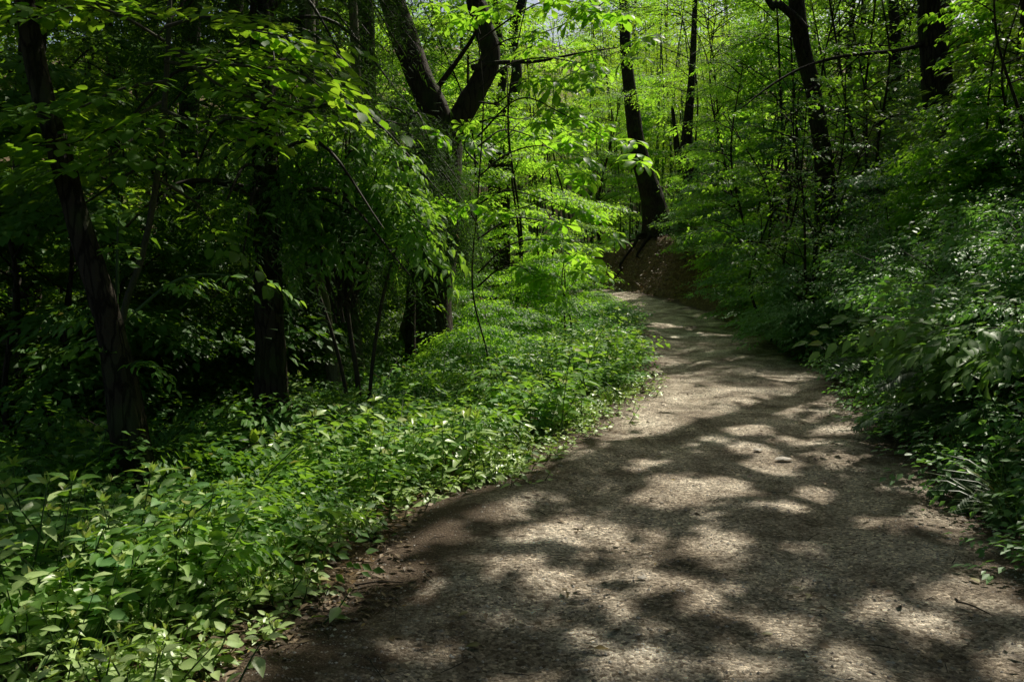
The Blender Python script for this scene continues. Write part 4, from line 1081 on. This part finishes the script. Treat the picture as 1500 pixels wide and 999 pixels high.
# distant wood that reads as one mass
def distant_wood():
    rng = np.random.default_rng(400)
    n = 2600
    y = rng.uniform(86, 100, n); x = rng.uniform(-75, 85, n)
    g = height(x, y); z = g + rng.uniform(0, 1, n) ** .8 * 13
    gap = np.exp(-((x / y * F + 750 - 828) / 9) ** 2)
    ok = rng.random(n) > gap
    p = np.stack([x, y, z], 1)[ok]
    LV = Leaves(); place(LV, SP['far'], p, unit_dirs(rng, len(p)), rng.uniform(2, 3.2, len(p)), rng)
    # dark wood further left and right of the frame
    n = 2400
    x = np.concatenate([rng.uniform(-45, -14, n // 2), rng.uniform(22, 48, n // 2)]); y = rng.uniform(8, 60, n)
    g = height(x, y); z = g + rng.uniform(0, 1, n) * 12
    place(LV, SP['far'], np.stack([x, y, z], 1), unit_dirs(rng, n), rng.uniform(1.3, 2.2, n), rng, (0, .3))
    o = link('distant_woods', LV.mesh('distant_woods', 'diamond', M['canopy'])); tag(o, 'mass of far foliage closing the wood on every side', 'woods', kind='stuff')
distant_wood()

# ------------------------------------------------------------------ plants: a few variants of each kind, copied one by one
def empty_at(name, loc=(0, 0, 0)):
    o = bpy.data.objects.new(name, None); COL.objects.link(o); o.location = loc; o.empty_display_size = .1
    return o

def herb_variant(seed, stems=4, h=.55, leaf=.12, wid=.48, pairs=7, tname='ovate', mat='herb', rad=.16, lean=.18, split=False):
    rng = np.random.default_rng(seed)
    root = empty_at('herb')
    tb = Tubes(); LV = Leaves()
    for k in range(stems):
        b = np.array([*rng.normal(0, rad, 2), -.04]); hh = h * rng.uniform(.6, 1.15)
        t = b + [*rng.normal(0, lean * hh * 1.3, 2), hh]
        pl = polyline([b, (b + t) / 2 + rng.normal(0, .015, 3), t], 5)
        tb.add(pl, np.linspace(.0045, .002, len(pl)), 5)
        if split:
            link('stem', tb.mesh('stem', M['stem']), root, (0, 0, 0)); tb = Tubes()
        a = rng.uniform(0, 6.28)
        for i in range(pairs):
            u = .22 + .78 * i / (pairs - 1)
            o, _ = along(pl, [u]); o = o[0]
            a += R(90) + rng.normal(0, .25)
            sz = leaf * (.55 + .75 * math.sin(math.pi * min(.95, .12 + .78 * u))) * rng.uniform(.8, 1.15)
            for s in (0, math.pi):
                d = np.array([[math.cos(a + s), math.sin(a + s), rng.uniform(-.35, .35) + .3 * (u > .9)]])
                LV.add(o[None] + d * .012, d, [[rng.normal(0, .36), rng.normal(0, .36), 1]], sz * rng.uniform(.85, 1.1), sz * wid * rng.uniform(.85, 1.1), rng.random())
        for i in range(3):
            d = np.array([[*rng.normal(0, .5, 2), 1.0]])
            LV.add(pl[-1][None], d, [[*rng.normal(0, 1, 2), .3]], leaf * .45, leaf * .2, 1)
    if not split:
        link('stem', tb.mesh('stem', M['stem']), root, (0, 0, 0))
    link('leaves', LV.mesh('leaves', tname, M[mat]), root, (0, 0, 0))
    return root

def shrub_variant(seed, kind, tname, mat, h=.9, stems=6, nspr=9, scale=.8, rad=.12, out=.6, stem_m='twig', name='shrub', sparse=.25, split=False):
    rng = np.random.default_rng(seed)
    root = empty_at(name)
    tb = Tubes(); LV = Leaves()
    for k in range(stems):
        a = rng.uniform(0, 6.28); d = np.array([math.cos(a), math.sin(a), 0])
        hh = h * rng.uniform(.55, 1.1)
        b = np.array([*rng.normal(0, rad, 2), -.06])
        pl = polyline([b, b + d * out * .35 * hh + [0, 0, hh * .65], b + d * out * hh + [0, 0, hh * rng.uniform(.75, 1.0)]], 6)
        tb.add(pl, np.linspace(.007, .0025, len(pl)), 5)
        if split:
            link('stem', tb.mesh('stem', M[stem_m]), root, (0, 0, 0)); tb = Tubes()
        branch_sprays(LV, kind, pl, nspr, rng, sparse, scale, 70, rolls=.35)
    if not split:
        link('stem', tb.mesh('stem', M[stem_m]), root, (0, 0, 0))
    link('leaves', LV.mesh('leaves', tname, M[mat]), root, (0, 0, 0))
    return root

def fern_variant(seed, n=8, l=.55):
    rng = np.random.default_rng(seed)
    root = empty_at('fern')
    tb = Tubes(); LV = Leaves()
    for k in range(n):
        a = rng.uniform(0, 6.28); d = np.array([math.cos(a), math.sin(a), 0]); L_ = l * rng.uniform(.7, 1.1)
        pl = polyline([(0, 0, -.02), d * L_ * .45 + [0, 0, L_ * .45], d * L_ + [0, 0, L_ * .3]], 8)
        tb.add(pl, np.linspace(.004, .0015, len(pl)), 4)
        m = 26
        u = np.linspace(.18, .99, m); p, t = along(pl, u)
        lat = norm(np.cross(t, [0, 0, 1.0]))
        for s in (1, -1):
            LV.add(p, lat * s + t * .45 + [0, 0, -.12], np.tile([0, 0, 1.0], (m, 1)) + rng.normal(0, .1, (m, 3)), L_ * .30 * np.sin(math.pi * (.12 + .83 * (1 - u))) ** .8 + .01, .026 * l / .5, rng.random(m) * .6 + .2)
    link('stem', tb.mesh('stem', M['stem']), root, (0, 0, 0))
    link('fronds', LV.mesh('fronds', 'narrow', M['fern']), root, (0, 0, 0))
    return root

def grass_variant(seed, n=40, l=.4, w=.008):
    rng = np.random.default_rng(seed)
    root = empty_at('grass_tuft')
    LV = Leaves()
    a = rng.uniform(0, 6.28, n); tl = rng.uniform(.3, 1.1, n)
    d = np.stack([np.cos(a) * tl, np.sin(a) * tl, np.ones(n)], 1)
    nn = np.stack([-np.cos(a), -np.sin(a), tl], 1)
    LV.add(np.stack([rng.normal(0, .05, n), rng.normal(0, .05, n), np.full(n, -.02)], 1), d, nn, l * rng.uniform(.5, 1.2, n), w * rng.uniform(.7, 1.3, n), rng.random(n))
    link('blades', LV.mesh('blades', 'blade', M['grass']), root, (0, 0, 0))
    return root

def in_view(p, m=60):
    x, y, z = project(p)
    return (z > 1.5) & (x > -m) & (x < 1500 + m) & (y > -m) & (y < 999 + m * 1.5)

USED = set()
def scatter(variants, pts, name, label, cat, group, rng, smin=.8, smax=1.2, slope=0.0, labels=None):
    for i, (x, y) in enumerate(pts):
        v = variants[rng.integers(len(variants))]
        if id(v) not in USED:
            USED.add(id(v)); c = v
        else:
            c = copy_tree(v)
        c.name = name
        c.location = (x, y, hz(x, y))
        s = rng.uniform(smin, smax)
        if name == 'verge_herb':
            s = float(np.clip(.85 + .30 * math.sin(x * 2.3 + y * 1.7) + .22 * math.sin(x * 5.1 - y * 3.9) + rng.normal(0, .12), .45, 1.45))
        c.scale = (s, s, s)
        c.rotation_euler = (rng.normal(0, .06), rng.normal(0, .06) - slope, rng.uniform(0, 6.28)) if not slope else (rng.normal(0, .06), -slope + rng.normal(0, .08), 0)
        if slope:
            c.rotation_euler = (rng.normal(0, .08), -slope + rng.normal(0, .08), rng.normal(0, .5))
        tag(c, label if labels is None else labels(i, x, y), cat, group)

def poisson(n, gen, rmin, rng, tries=40000):
    out = []
    cell = {}
    for _ in range(tries):
        if len(out) >= n:
            break
        q = gen()
        if q is None:
            continue
        x, y = q
        r = rmin(y) if callable(rmin) else rmin
        k = (int(x // .5), int(y // .5))
        bad = False
        for i in range(-1, 2):
            for j in range(-1, 2):
                for (a, b) in cell.get((k[0] + i, k[1] + j), ()):
                    if (a - x) ** 2 + (b - y) ** 2 < r * r:
                        bad = True
        if bad:
            continue
        out.append((x, y)); cell.setdefault(k, []).append((x, y))
    return out

rg = np.random.default_rng(500)
def at_edge(side, y, off):
    """point OFF metres outside the path edge, beside path point nearest to Y"""
    k = np.argmin(np.abs(PC[:230, 1] - y))
    n = np.array([PT[k, 1], -PT[k, 0]]) * side
    return PC[k, :2] + n * (PC[k, 2] + off)

def gen_verge(ymax=15.5, wmax=2.2, o0=.12):
    def g():
        y = 2.2 + (ymax - 2.2) * rg.random() ** 1.25
        q = at_edge(-1, y, o0 + (.3 if y < 5.2 else 0) + wmax * rg.random() ** 1.3)
        return q if in_view(np.array([q[0], q[1], .25]), 40)[0] else None
    return g
HV = [herb_variant(600 + i, 3 + i % 4, .42 + .07 * (i % 4), .075 + .014 * (i % 4), .40 + .04 * (i % 3), 7 + i % 3, mat=('herb', 'herb', 'elder', 'herb', 'herb', 'bank')[i % 6], lean=.15 + .06 * (i % 3)) for i in range(10)]
pts = poisson(285, gen_verge(15.5, 2.3, .24), lambda y: .14 + .12 * (math.sin(y * 5.1) * .5 + .5), rg)
scatter(HV, pts, 'verge_herb', 'nettle-like herb with paired pointed leaves crowded along the shaded-wood side of the path', 'herb', 'nettle-like herbs along the path verge', rg, .55, 1.3)
# low herbs with small leaves at the very edge
LH = [herb_variant(620 + i, 6, .16, .06, .55, 4, 'ovate', 'herb', .10, .4) for i in range(5)]
pts = poisson(130, gen_verge(12, .55, -.22), .11, rg)
scatter(LH, pts, 'low_herb', 'low small-leaved weed at the trodden edge under the taller herbs', 'weed', 'low weeds at the trodden edge', rg, .7, 1.4)
GT = [grass_variant(640 + i, 34, .3) for i in range(4)]
pts = poisson(46, gen_verge(10, .9, -.1), .22, rg)
scatter(GT, pts, 'grass_tuft', 'arching tuft of thin grass growing at the verge of the path', 'grass tuft', 'grass tufts along the verge', rg, .6, 1.3)
# taller, lush herbs at the lower left corner
CH = [herb_variant(650 + i, 6, .58, .10, .42, 8, 'ovate', 'herb', .16, .25) for i in range(4)]
def gen_corner():
    q = P(rg.uniform(-30, 300), 900, rg.uniform(3.3, 5.2))
    d, hw, zc, s = pathd([q[0]], [q[1]])
    return q[:2] if -d[0] - hw[0] > .75 else None
pts = poisson(34, gen_corner, .22, rg)
scatter(CH, pts, 'tall_herb', 'taller broad-leaved herb rising among the nettles in the near corner of the verge', 'herb', 'taller herbs in the near corner', rg, .7, 1.05)

VF = [fern_variant(790 + i, 7, .42) for i in range(3)]
scatter(VF, poisson(22, gen_verge(14, 2.4, .4), .4, rg), 'fern', 'small fern spreading among the nettles of the verge', 'fern', 'ferns among the verge herbs', rg, .7, 1.3)
VB = [shrub_variant(795 + i, 'leafy', 'ovate', 'elder', .65, 4, 5, .62, name='verge_shrub', stem_m='stem') for i in range(3)]
scatter(VB, poisson(36, gen_verge(14, 2.2, .4), .35, rg), 'verge_shrub', 'young leafy woody shoot standing above the nettles of the verge', 'shrub', 'woody shoots in the verge', rg, .7, 1.4)
# wood floor on the left: shaded shrubs
SB = [shrub_variant(700 + i, 'fine', 'diamond', 'dark_leaf', .8, 7, 10, .9) for i in range(4)]
SB2 = [shrub_variant(710 + i, 'leafy', 'ovate', 'bank', .7, 6, 6, .75) for i in range(4)]
def gen_leftwood():
    Y = 5.5 + 16 * rg.random() ** 1.2
    q = P(rg.uniform(-40, 720), 600, Y)
    d, hw, zc, s = pathd([q[0]], [q[1]])
    if Y < 8 and abs(F * q[0] / Y + 750 - 395) < 55: return None
    return q[:2] if -d[0] - hw[0] > 1.5 else None
pts = poisson(130, gen_leftwood, .4, rg)
scatter(SB, pts, 'shade_shrub', 'low dark shrub of small leaves growing in the shade under the trees', 'shrub', 'dark shrubs on the shaded wood floor', rg, .7, 1.4)
pts = poisson(90, gen_leftwood, .4, rg)
scatter(SB2, pts, 'leafy_shrub', 'knee-high leafy plant growing between the dark shrubs of the wood floor', 'plant', 'leafy plants on the shaded wood floor', rg, .6, 1.2)

# the bank on the right
def gen_bank(lo, hi, y0=3.6, y1=25, pw=1.0):
    def g():
        y = y0 + (y1 - y0) * rg.random() ** 1.3
        q = at_edge(1, y, lo + (hi - lo) * rg.random() ** pw)
        return q if in_view(np.array([q[0], q[1], hz(q[0], q[1]) + .3]), 50)[0] else None
    return g
BH = [herb_variant(720 + i, 5, .5, .085, .5, 8, 'ovate', 'bank', .18, .3) for i in range(6)]
scatter(BH, poisson(200, gen_bank(.25, 6.5, 3.8, 23), .3, rg), 'bank_herb', 'dark leafy herb hanging over the foot and flank of the bank', 'herb', 'leafy herbs on the bank', rg, .6, 1.4, .2)
BS = [shrub_variant(730 + i, 'fine', 'ovate', 'bank', .9, 7, 9, .75, name='bank_shrub') for i in range(5)]
scatter(BS, poisson(200, gen_bank(.7, 7.5, 5, 28.5), .42, rg), 'bank_shrub', 'small-leaved glossy shrub growing on the steep bank', 'shrub', 'small-leaved shrubs on the bank', rg, .55, 1.5, .15)
scatter(BS, poisson(90, gen_bank(.1, 4, 22, 28.9, .8), .33, rg), 'bank_shrub', 'leafy shrub on the far flank of the bank next to the bare earth', 'shrub', 'shrubs on the far flank of the bank', rg, .8, 1.5, .2)
BB = [shrub_variant(740 + i, 'leafy', 'ovate', 'broad', .75, 7, 8, .75, name='broad_shrub') for i in range(4)]
scatter(BB, poisson(40, gen_bank(.8, 6, 4.5, 16), .5, rg), 'broad_leaved_shrub', 'broad grey-green leaved shrub catching glints of light on the bank', 'shrub', 'broad-leaved shrubs on the bank', rg, .6, 1.15, .15)
DB = [shrub_variant(750 + i, 'sasa', 'narrow', 'sasa', 2.1, 10, 14, 1.05, .25, .32, 'stem', 'dwarf_bamboo', .2) for i in range(6)]
scatter(DB, poisson(230, gen_bank(2.8, 10, 8, 30), .5, rg), 'dwarf_bamboo', 'clump of dwarf bamboo with narrow shiny leaves in the thicket up the bank', 'dwarf bamboo', 'dwarf bamboo thicket on the bank', rg, .75, 1.3, .1)
FV = [fern_variant(760 + i) for i in range(4)]
scatter(FV, poisson(45, gen_bank(.15, 2.2, 4.2, 20), .5, rg), 'fern', 'green fern arching out from the foot of the bank over the path edge', 'fern', 'ferns at the foot of the bank', rg, .7, 1.3, .25)
GB_ = [grass_variant(770 + i, 46, .5, .009) for i in range(4)]
scatter(GB_, poisson(60, gen_bank(.05, 1.6, 4.0, 20), .35, rg), 'grass_tuft', 'long drooping grass tuft at the foot of the bank', 'grass tuft', 'grass tufts on the bank foot', rg, .7, 1.3, .3)

# named plants one can point to
def single(variant, px, py, Y, name, label, cat, s=1.0, rot=(0, 0, 0)):
    c = variant if id(variant) not in USED else copy_tree(variant)
    USED.add(id(variant))
    b = P(px, py, Y)
    c.name = name; c.location = (b[0], b[1], hz(b[0], b[1])); c.scale = (s, s, s); c.rotation_euler = rot
    tag(c, label, cat)
    if 'group' in c.keys():
        del c['group']
single(fern_variant(780, 9, .6), 1490, 745, 5.3, 'fern', 'largest light green fern spreading low at the very foot of the bank', 'fern', .9, (0, -.3, .3))
single(grass_variant(781, 46, .36, .010), 1390, 650, 6.6, 'grass_tuft', 'sunlit bright grass tuft beside the broad-leaved bush', 'grass tuft', 1.0, (0, -.2, 0))
single(shrub_variant(782, 'leafy', 'ovate', 'broad', .95, 10, 9, 1.05, split=True), 1490, 600, 6.6, 'broad_leaved_bush', 'large bush with big pale grey-green leaves by the sunlit grass tuft', 'bush', 1.1, (0, -.3, 0))
single(shrub_variant(783, 'leafy', 'ovate', 'broad', .9, 9, 9, .95, split=True), 1440, 560, 7.6, 'broad_leaved_bush', 'big-leaved bush higher on the bank behind the pale grey-green bush', 'bush', 1.0, (0, -.3, 1))
single(grass_variant(784, 70, .6, .010), 1500, 800, 4.9, 'grass_tuft', 'dark long-bladed grass hanging below the largest fern', 'grass tuft', 1.0, (0, -.4, 0))
single(herb_variant(785, 1, .55, .24, .22, 4, 'narrow', 'herb', .02, .1, split=True), 545, 660, 6.2, 'sasa_shoot', 'broad bamboo-grass shoot standing above the sunlit nettles', 'bamboo grass', 1.0)
single(herb_variant(786, 2, .45, .22, .34, 4, 'ovate', 'herb', .04, .15, split=True), 685, 690, 6.3, 'oval_leaved_plant', 'plant with large upright oval leaves at the end of the sunlit nettles', 'plant', 1.0)
single(herb_variant(787, 2, .6, .30, .16, 4, 'narrow', 'sasa', .05, .15, split=True), 385, 720, 6.2, 'sasa_shoot', 'shaded bamboo-grass shoot with long leaves behind the nettles', 'bamboo grass', 1.0)

# ------------------------------------------------------------------ ground cover nobody could count
def ground_cover():
    rng = np.random.default_rng(800)
    LV = Leaves()
    n = 9000   # wood floor
    Y = 4 + 30 * rng.random(n) ** 1.5; x = rng.uniform(-1.0, .42, n) * (Y * .75 + 2)
    d, hw, zc, s = pathd(x, Y)
    k = (-d - hw) > .25 + .5 * rng.random(n)
    p = np.stack([x, Y, height(x, Y) + rng.uniform(.02, .35, n)], 1)[k]
    place(LV, SP['fine'], p, unit_dirs(rng, len(p), -.2, .6), rng.uniform(.6, 1.2, len(p)) * (1 + p[:, 1] / 40), rng)
    o = link('undergrowth', LV.mesh('undergrowth', 'diamond', M['dark_leaf'])); tag(o, 'dark low undergrowth covering the wood floor', 'undergrowth', kind='stuff')
    LV = Leaves()
    n = 12000   # bank
    y = 3 + 27 * rng.random(n) ** 1.3
    kk = np.array([np.argmin(np.abs(PC[:230, 1] - v)) for v in y])
    off = .02 + 11 * rng.random(n) ** 1.4
    x = PC[kk, 0] + PT[kk, 1] * (PC[kk, 2] + off); yy = PC[kk, 1] - PT[kk, 0] * (PC[kk, 2] + off)
    far = (PC[kk, 1] > 28.6) & (off < 2.1)
    p = np.stack([x, yy, height(x, yy) + rng.uniform(.02, .3, n)], 1)[~far]
    place(LV, SP['fine'], p, unit_dirs(rng, len(p), -.3, .5), rng.uniform(.6, 1.2, len(p)), rng)
    # beyond the bend
    n = 3000
    x = rng.uniform(-16, 22, n); y = rng.uniform(34, 62, n)
    d, hw, zc, s = pathd(x, y)
    k = np.abs(d) > hw + 1.5
    p = np.stack([x, y, height(x, y) + rng.uniform(.05, .6, n)], 1)[k]
    place(LV, SP['far'], p, unit_dirs(rng, len(p), -.2, .5), rng.uniform(.4, .8, len(p)), rng)
    # inner side of the bend
    n = 2600
    y = rng.uniform(9, 31, n)
    kk = np.array([np.argmin(np.abs(PC[:230, 1] - v)) for v in y])
    off = .15 + 5 * rng.random(n) ** 1.4
    x = PC[kk, 0] - PT[kk, 1] * (PC[kk, 2] + off); yy = PC[kk, 1] + PT[kk, 0] * (PC[kk, 2] + off)
    p = np.stack([x, yy, height(x, yy) + rng.uniform(.02, .45, n)], 1)
    place(LV, SP['fine'], p, unit_dirs(rng, n, -.1, .7), rng.uniform(.7, 1.3, n), rng)
    o = link('bank_undergrowth', LV.mesh('bank_undergrowth', 'diamond', M['bank'])); tag(o, 'mixed small-leaved undergrowth covering the bank and the inside of the bend', 'undergrowth', kind='stuff')
ground_cover()

def litter():
    rng = np.random.default_rng(810)
    n = 16000
    y = 2.2 + 26 * rng.random(n) ** 1.8
    kk = np.array([np.argmin(np.abs(PC[:230, 1] - v)) for v in y])
    sd = rng.choice([-1, 1], n)
    off = np.where(rng.random(n) < .12, -rng.uniform(0, 1.7, n), .15 - np.abs(rng.normal(0, .38, n)) + .35 * rng.random(n))
    x = PC[kk, 0] + sd * PT[kk, 1] * (PC[kk, 2] + off); yy = PC[kk, 1] - sd * PT[kk, 0] * (PC[kk, 2] + off)
    # leaf fall on the bare earth bank
    m = 9000
    k2 = rng.integers(np.argmin(np.abs(PC[:, 1] - 27)), np.argmin(np.abs(PC[:, 0] + 3) + (PC[:, 1] < 30) * 99), m)
    o2 = rng.uniform(-.2, 3, m)
    x = np.concatenate([x, PC[k2, 0] + PT[k2, 1] * (PC[k2, 2] + o2)]); yy = np.concatenate([yy, PC[k2, 1] - PT[k2, 0] * (PC[k2, 2] + o2)])
    n += m
    d, hw, zc, s = pathd(x, yy)
    z = np.where(np.abs(d) < hw * 1.05, zc + .022, height(x, yy) + .02)
    a = rng.uniform(0, 6.28, n)
    dd = np.stack([np.cos(a), np.sin(a), rng.normal(0, .15, n)], 1)
    nn = np.stack([rng.normal(0, .3, n), rng.normal(0, .3, n), np.ones(n)], 1)
    sz = rng.uniform(.016, .07, n) * np.where(np.arange(n) >= n - m, 2.6, 1)
    LV = Leaves(); LV.add(np.stack([x, yy, z], 1), dd, nn, sz, sz * rng.uniform(.25, .6, n), rng.random(n))
    o = link('leaf_litter', LV.mesh('leaf_litter', 'diamond', M['litter'])); tag(o, 'dry brown leaf crumbs and fallen leaves along the path edges', 'leaf litter', kind='stuff')
litter()

def twigs():
    rng = np.random.default_rng(815)
    tb = Tubes()
    for i in range(420):
        y = 2.4 + 16 * rng.random() ** 1.6
        k = np.argmin(np.abs(PC[:230, 1] - y)); sd = rng.choice([-1, 1])
        off = -rng.uniform(0, 1.5) if rng.random() < .2 else .1 - abs(rng.normal(0, .35))
        x = PC[k, 0] + sd * PT[k, 1] * (PC[k, 2] + off); yy = PC[k, 1] - sd * PT[k, 0] * (PC[k, 2] + off)
        a = rng.uniform(0, 6.28); l = rng.uniform(.04, .22)
        z = PC[k, 3] + .03
        p0 = np.array([x, yy, z]); d = np.array([math.cos(a), math.sin(a), 0]) * l
        tb.add([p0 - d / 2, p0 + [rng.normal(0, .01), rng.normal(0, .01), .004], p0 + d / 2], np.array([1, .8, .5]) * rng.uniform(.0012, .0035), 5)
    tag(link('twig_litter', tb.mesh('twig_litter', M['twig'])), 'dry twigs strewn along the path edges', 'twigs', kind='stuff')
twigs()

def gravel():
    rng = np.random.default_rng(820)
    n = 42000
    y = 2.4 + 9 * rng.random(n) ** 1.7
    kk = np.array([np.argmin(np.abs(PC[:230, 1] - v)) for v in y])
    off = rng.uniform(-1, 1, n) * PC[kk, 2] * .98
    x = PC[kk, 0] + PT[kk, 1] * off + rng.normal(0, .05, n); yy = PC[kk, 1] - PT[kk, 0] * off
    und = .016 * np.sin(x * 2.1 - yy * .9) + .012 * np.sin(x * 3.1 + yy * 1.7) + .009 * np.sin(x * 6.3 - yy * 4.1) + .006 * np.sin(x * 13 + yy * 9)
    rut = -.018 * np.exp(-((np.abs(off / PC[kk, 2]) - .42) / .16) ** 2)
    z = PC[kk, 3] + und + rut + .012
    # small faceted pebbles: squashed octahedra with jittered corners
    O = np.array([(1, 0, 0), (0, 1, 0), (-1, 0, 0), (0, -1, 0), (0, 0, .7), (0, 0, -.5)])
    T = np.array([(0, 1, 4), (1, 2, 4), (2, 3, 4), (3, 0, 4), (1, 0, 5), (2, 1, 5), (3, 2, 5), (0, 3, 5)])
    s = .0022 + .009 * rng.random(n) ** 6
    V = np.stack([x, yy, z], 1)[:, None] + (O[None] * rng.uniform(.6, 1.3, (n, 6, 1))) * s[:, None, None]
    f = (T[None] + (np.arange(n) * 6)[:, None, None]).reshape(-1, 3)
    me = make_mesh('gravel', V.reshape(-1, 3), [f], [M['pebble']], {'tint': np.repeat(rng.random(n), 6)}, smooth=False)
    tag(link('gravel', me), 'loose small gravel strewn over the trodden path', 'gravel', kind='stuff')
def pebble_mat():
    m, nt, N, L = new_mat('pebble')
    at = nd(N, 'ShaderNodeAttribute', attribute_name='tint')
    r = ramp(N, [(0, (.16, .135, .11)), (.5, (.36, .32, .27)), (.85, (.55, .5, .43)), (1, (.75, .71, .65))]); L.new(at.outputs['Fac'], r.inputs[0])
    p = nd(N, 'ShaderNodeBsdfPrincipled'); p.inputs['Roughness'].default_value = .75; L.new(r.outputs[0], p.inputs['Base Color'])
    o = nd(N, 'ShaderNodeOutputMaterial'); L.new(p.outputs[0], o.inputs['Surface'])
    return m
M['pebble'] = pebble_mat()
gravel()

# single leaves, stones and sticks lying on the path
def on_path(px, py):
    d = FW + RT * ((px - 750) / F) + UPV * ((499.5 - py) / F)
    k = -CAM[2] / d[2]
    q = CAM + d * k
    q[2] = .022 + .016 * math.sin(q[0] * 2.1 - q[1] * .9) + .012 * math.sin(q[0] * 3.1 + q[1] * 1.7) + .009 * math.sin(q[0] * 6.3 - q[1] * 4.1)
    return q
for i, (px, py, s, lab) in enumerate([(706, 946, .075, 'pale green fallen leaf lying alone low on the shaded path'), (685, 903, .06, 'small fallen leaf on the path just above the pale green one'),
                                       (1132, 930, .055, 'brownish fallen leaf on the trodden middle of the path'), (1186, 870, .065, 'yellowish fallen leaf near a smaller green one'),
                                       (1172, 860, .045, 'small green fallen leaf touching the yellowish one'), (1434, 864, .075, 'narrow green fallen leaf near the grassy bank foot')]):
    q = on_path(px, py)
    LV = Leaves(); a = random.uniform(0, 6.28)
    LV.add(np.zeros((1, 3)), [[math.cos(a), math.sin(a), .08]], [[.1, -.1, 1]], s, s * .55, .3 + .1 * i)
    o = link('fallen_leaf', LV.mesh('fallen_leaf', 'ovate', M['fallen']), None, tuple(q)); tag(o, lab, 'leaf')
import bmesh
def stone(px, py, s, lab):
    q = on_path(px, py)
    bm = bmesh.new(); bmesh.ops.create_icosphere(bm, subdivisions=2, radius=s)
    rr = np.random.default_rng(int(px))
    for v in bm.verts:
        v.co *= 1 + rr.normal(0, .09); v.co.z *= .28; v.co.x *= 1.5
    me = bpy.data.meshes.new('stone'); bm.to_mesh(me); bm.free(); me.materials.append(M['stone'])
    o = link('stone', me, None, (q[0], q[1], q[2] + s * .1)); tag(o, lab, 'stone')
stone(1147, 673, .05, 'flat stone lying in the sunlit patch in the middle of the path')
stone(940, 850, .018, 'tiny stone by the soft round light spot on the path')
stone(1110, 660, .03, 'small stone just behind the flat stone on the path')
for i, (x0, y0, x1, y1, lab) in enumerate([(520, 862, 590, 858, 'short dry stick on the path beside the verge weeds'), (1400, 745, 1440, 770, 'thin dry stick by the fern at the bank foot'), (1400, 890, 1450, 910, 'dry twig on the dark path below the hanging grass')]):
    a, b = on_path(x0, y0), on_path(x1, y1)
    tb = Tubes(); tb.add(polyline([a * 0, (b - a) * .5 + [0, .015, .006], b - a], 4), np.linspace(.005, .003, 9), 6)
    o = link('stick', tb.mesh('stick', M['twig']), None, tuple(a)); tag(o, lab, 'stick')

# remove any variant that was never placed
for o in list(scn.objects):
    if o.type == 'EMPTY' and o.parent is None and 'label' not in o.keys():
        for c in list(o.children):
            bpy.data.objects.remove(c)
        bpy.data.objects.remove(o)

# ------------------------------------------------------------------ light, sky, camera
w = bpy.data.worlds.new('World'); scn.world = w; w.use_nodes = True
N, L = w.node_tree.nodes, w.node_tree.links
N.clear()
sky = N.new('ShaderNodeTexSky'); sky.sky_type = 'NISHITA'; sky.sun_disc = False
sky.dust_density = 4.0; sky.sun_elevation = SUN_EL; sky.sun_rotation = SUN_AZ
bg = N.new('ShaderNodeBackground'); bg.inputs['Strength'].default_value = .105
o = N.new('ShaderNodeOutputWorld'); L.new(sky.outputs[0], bg.inputs[0]); L.new(bg.outputs[0], o.inputs[0])
sd = bpy.data.lights.new('sun', 'SUN'); sd.energy = 5; sd.angle = R(.45); sd.color = (1, .94, .81)
so = bpy.data.objects.new('sun', sd); COL.objects.link(so)
so.rotation_euler = Vector(tuple(-SUN)).to_track_quat('-Z', 'Y').to_euler()
so.location = (10, 12, 40)
cd = bpy.data.cameras.new('camera'); co = bpy.data.objects.new('camera', cd); COL.objects.link(co)
cd.sensor_width = 36; cd.lens = F / 1500 * 36; cd.clip_start = .05; cd.clip_end = 600
co.location = tuple(CAM); co.rotation_euler = (math.pi / 2 + PITCH, 0, 0)
scn.camera = co
scn.view_settings.view_transform = 'Standard'; scn.view_settings.look = 'None'; scn.view_settings.exposure = 0
scn.render.engine = 'CYCLES'
cy = scn.cycles
cy.max_bounces = 7; cy.diffuse_bounces = 4; cy.glossy_bounces = 2; cy.transmission_bounces = 5; cy.transparent_max_bounces = 4
cy.sample_clamp_indirect = 4; cy.caustics_reflective = False; cy.caustics_refractive = False
cy.use_denoising = True
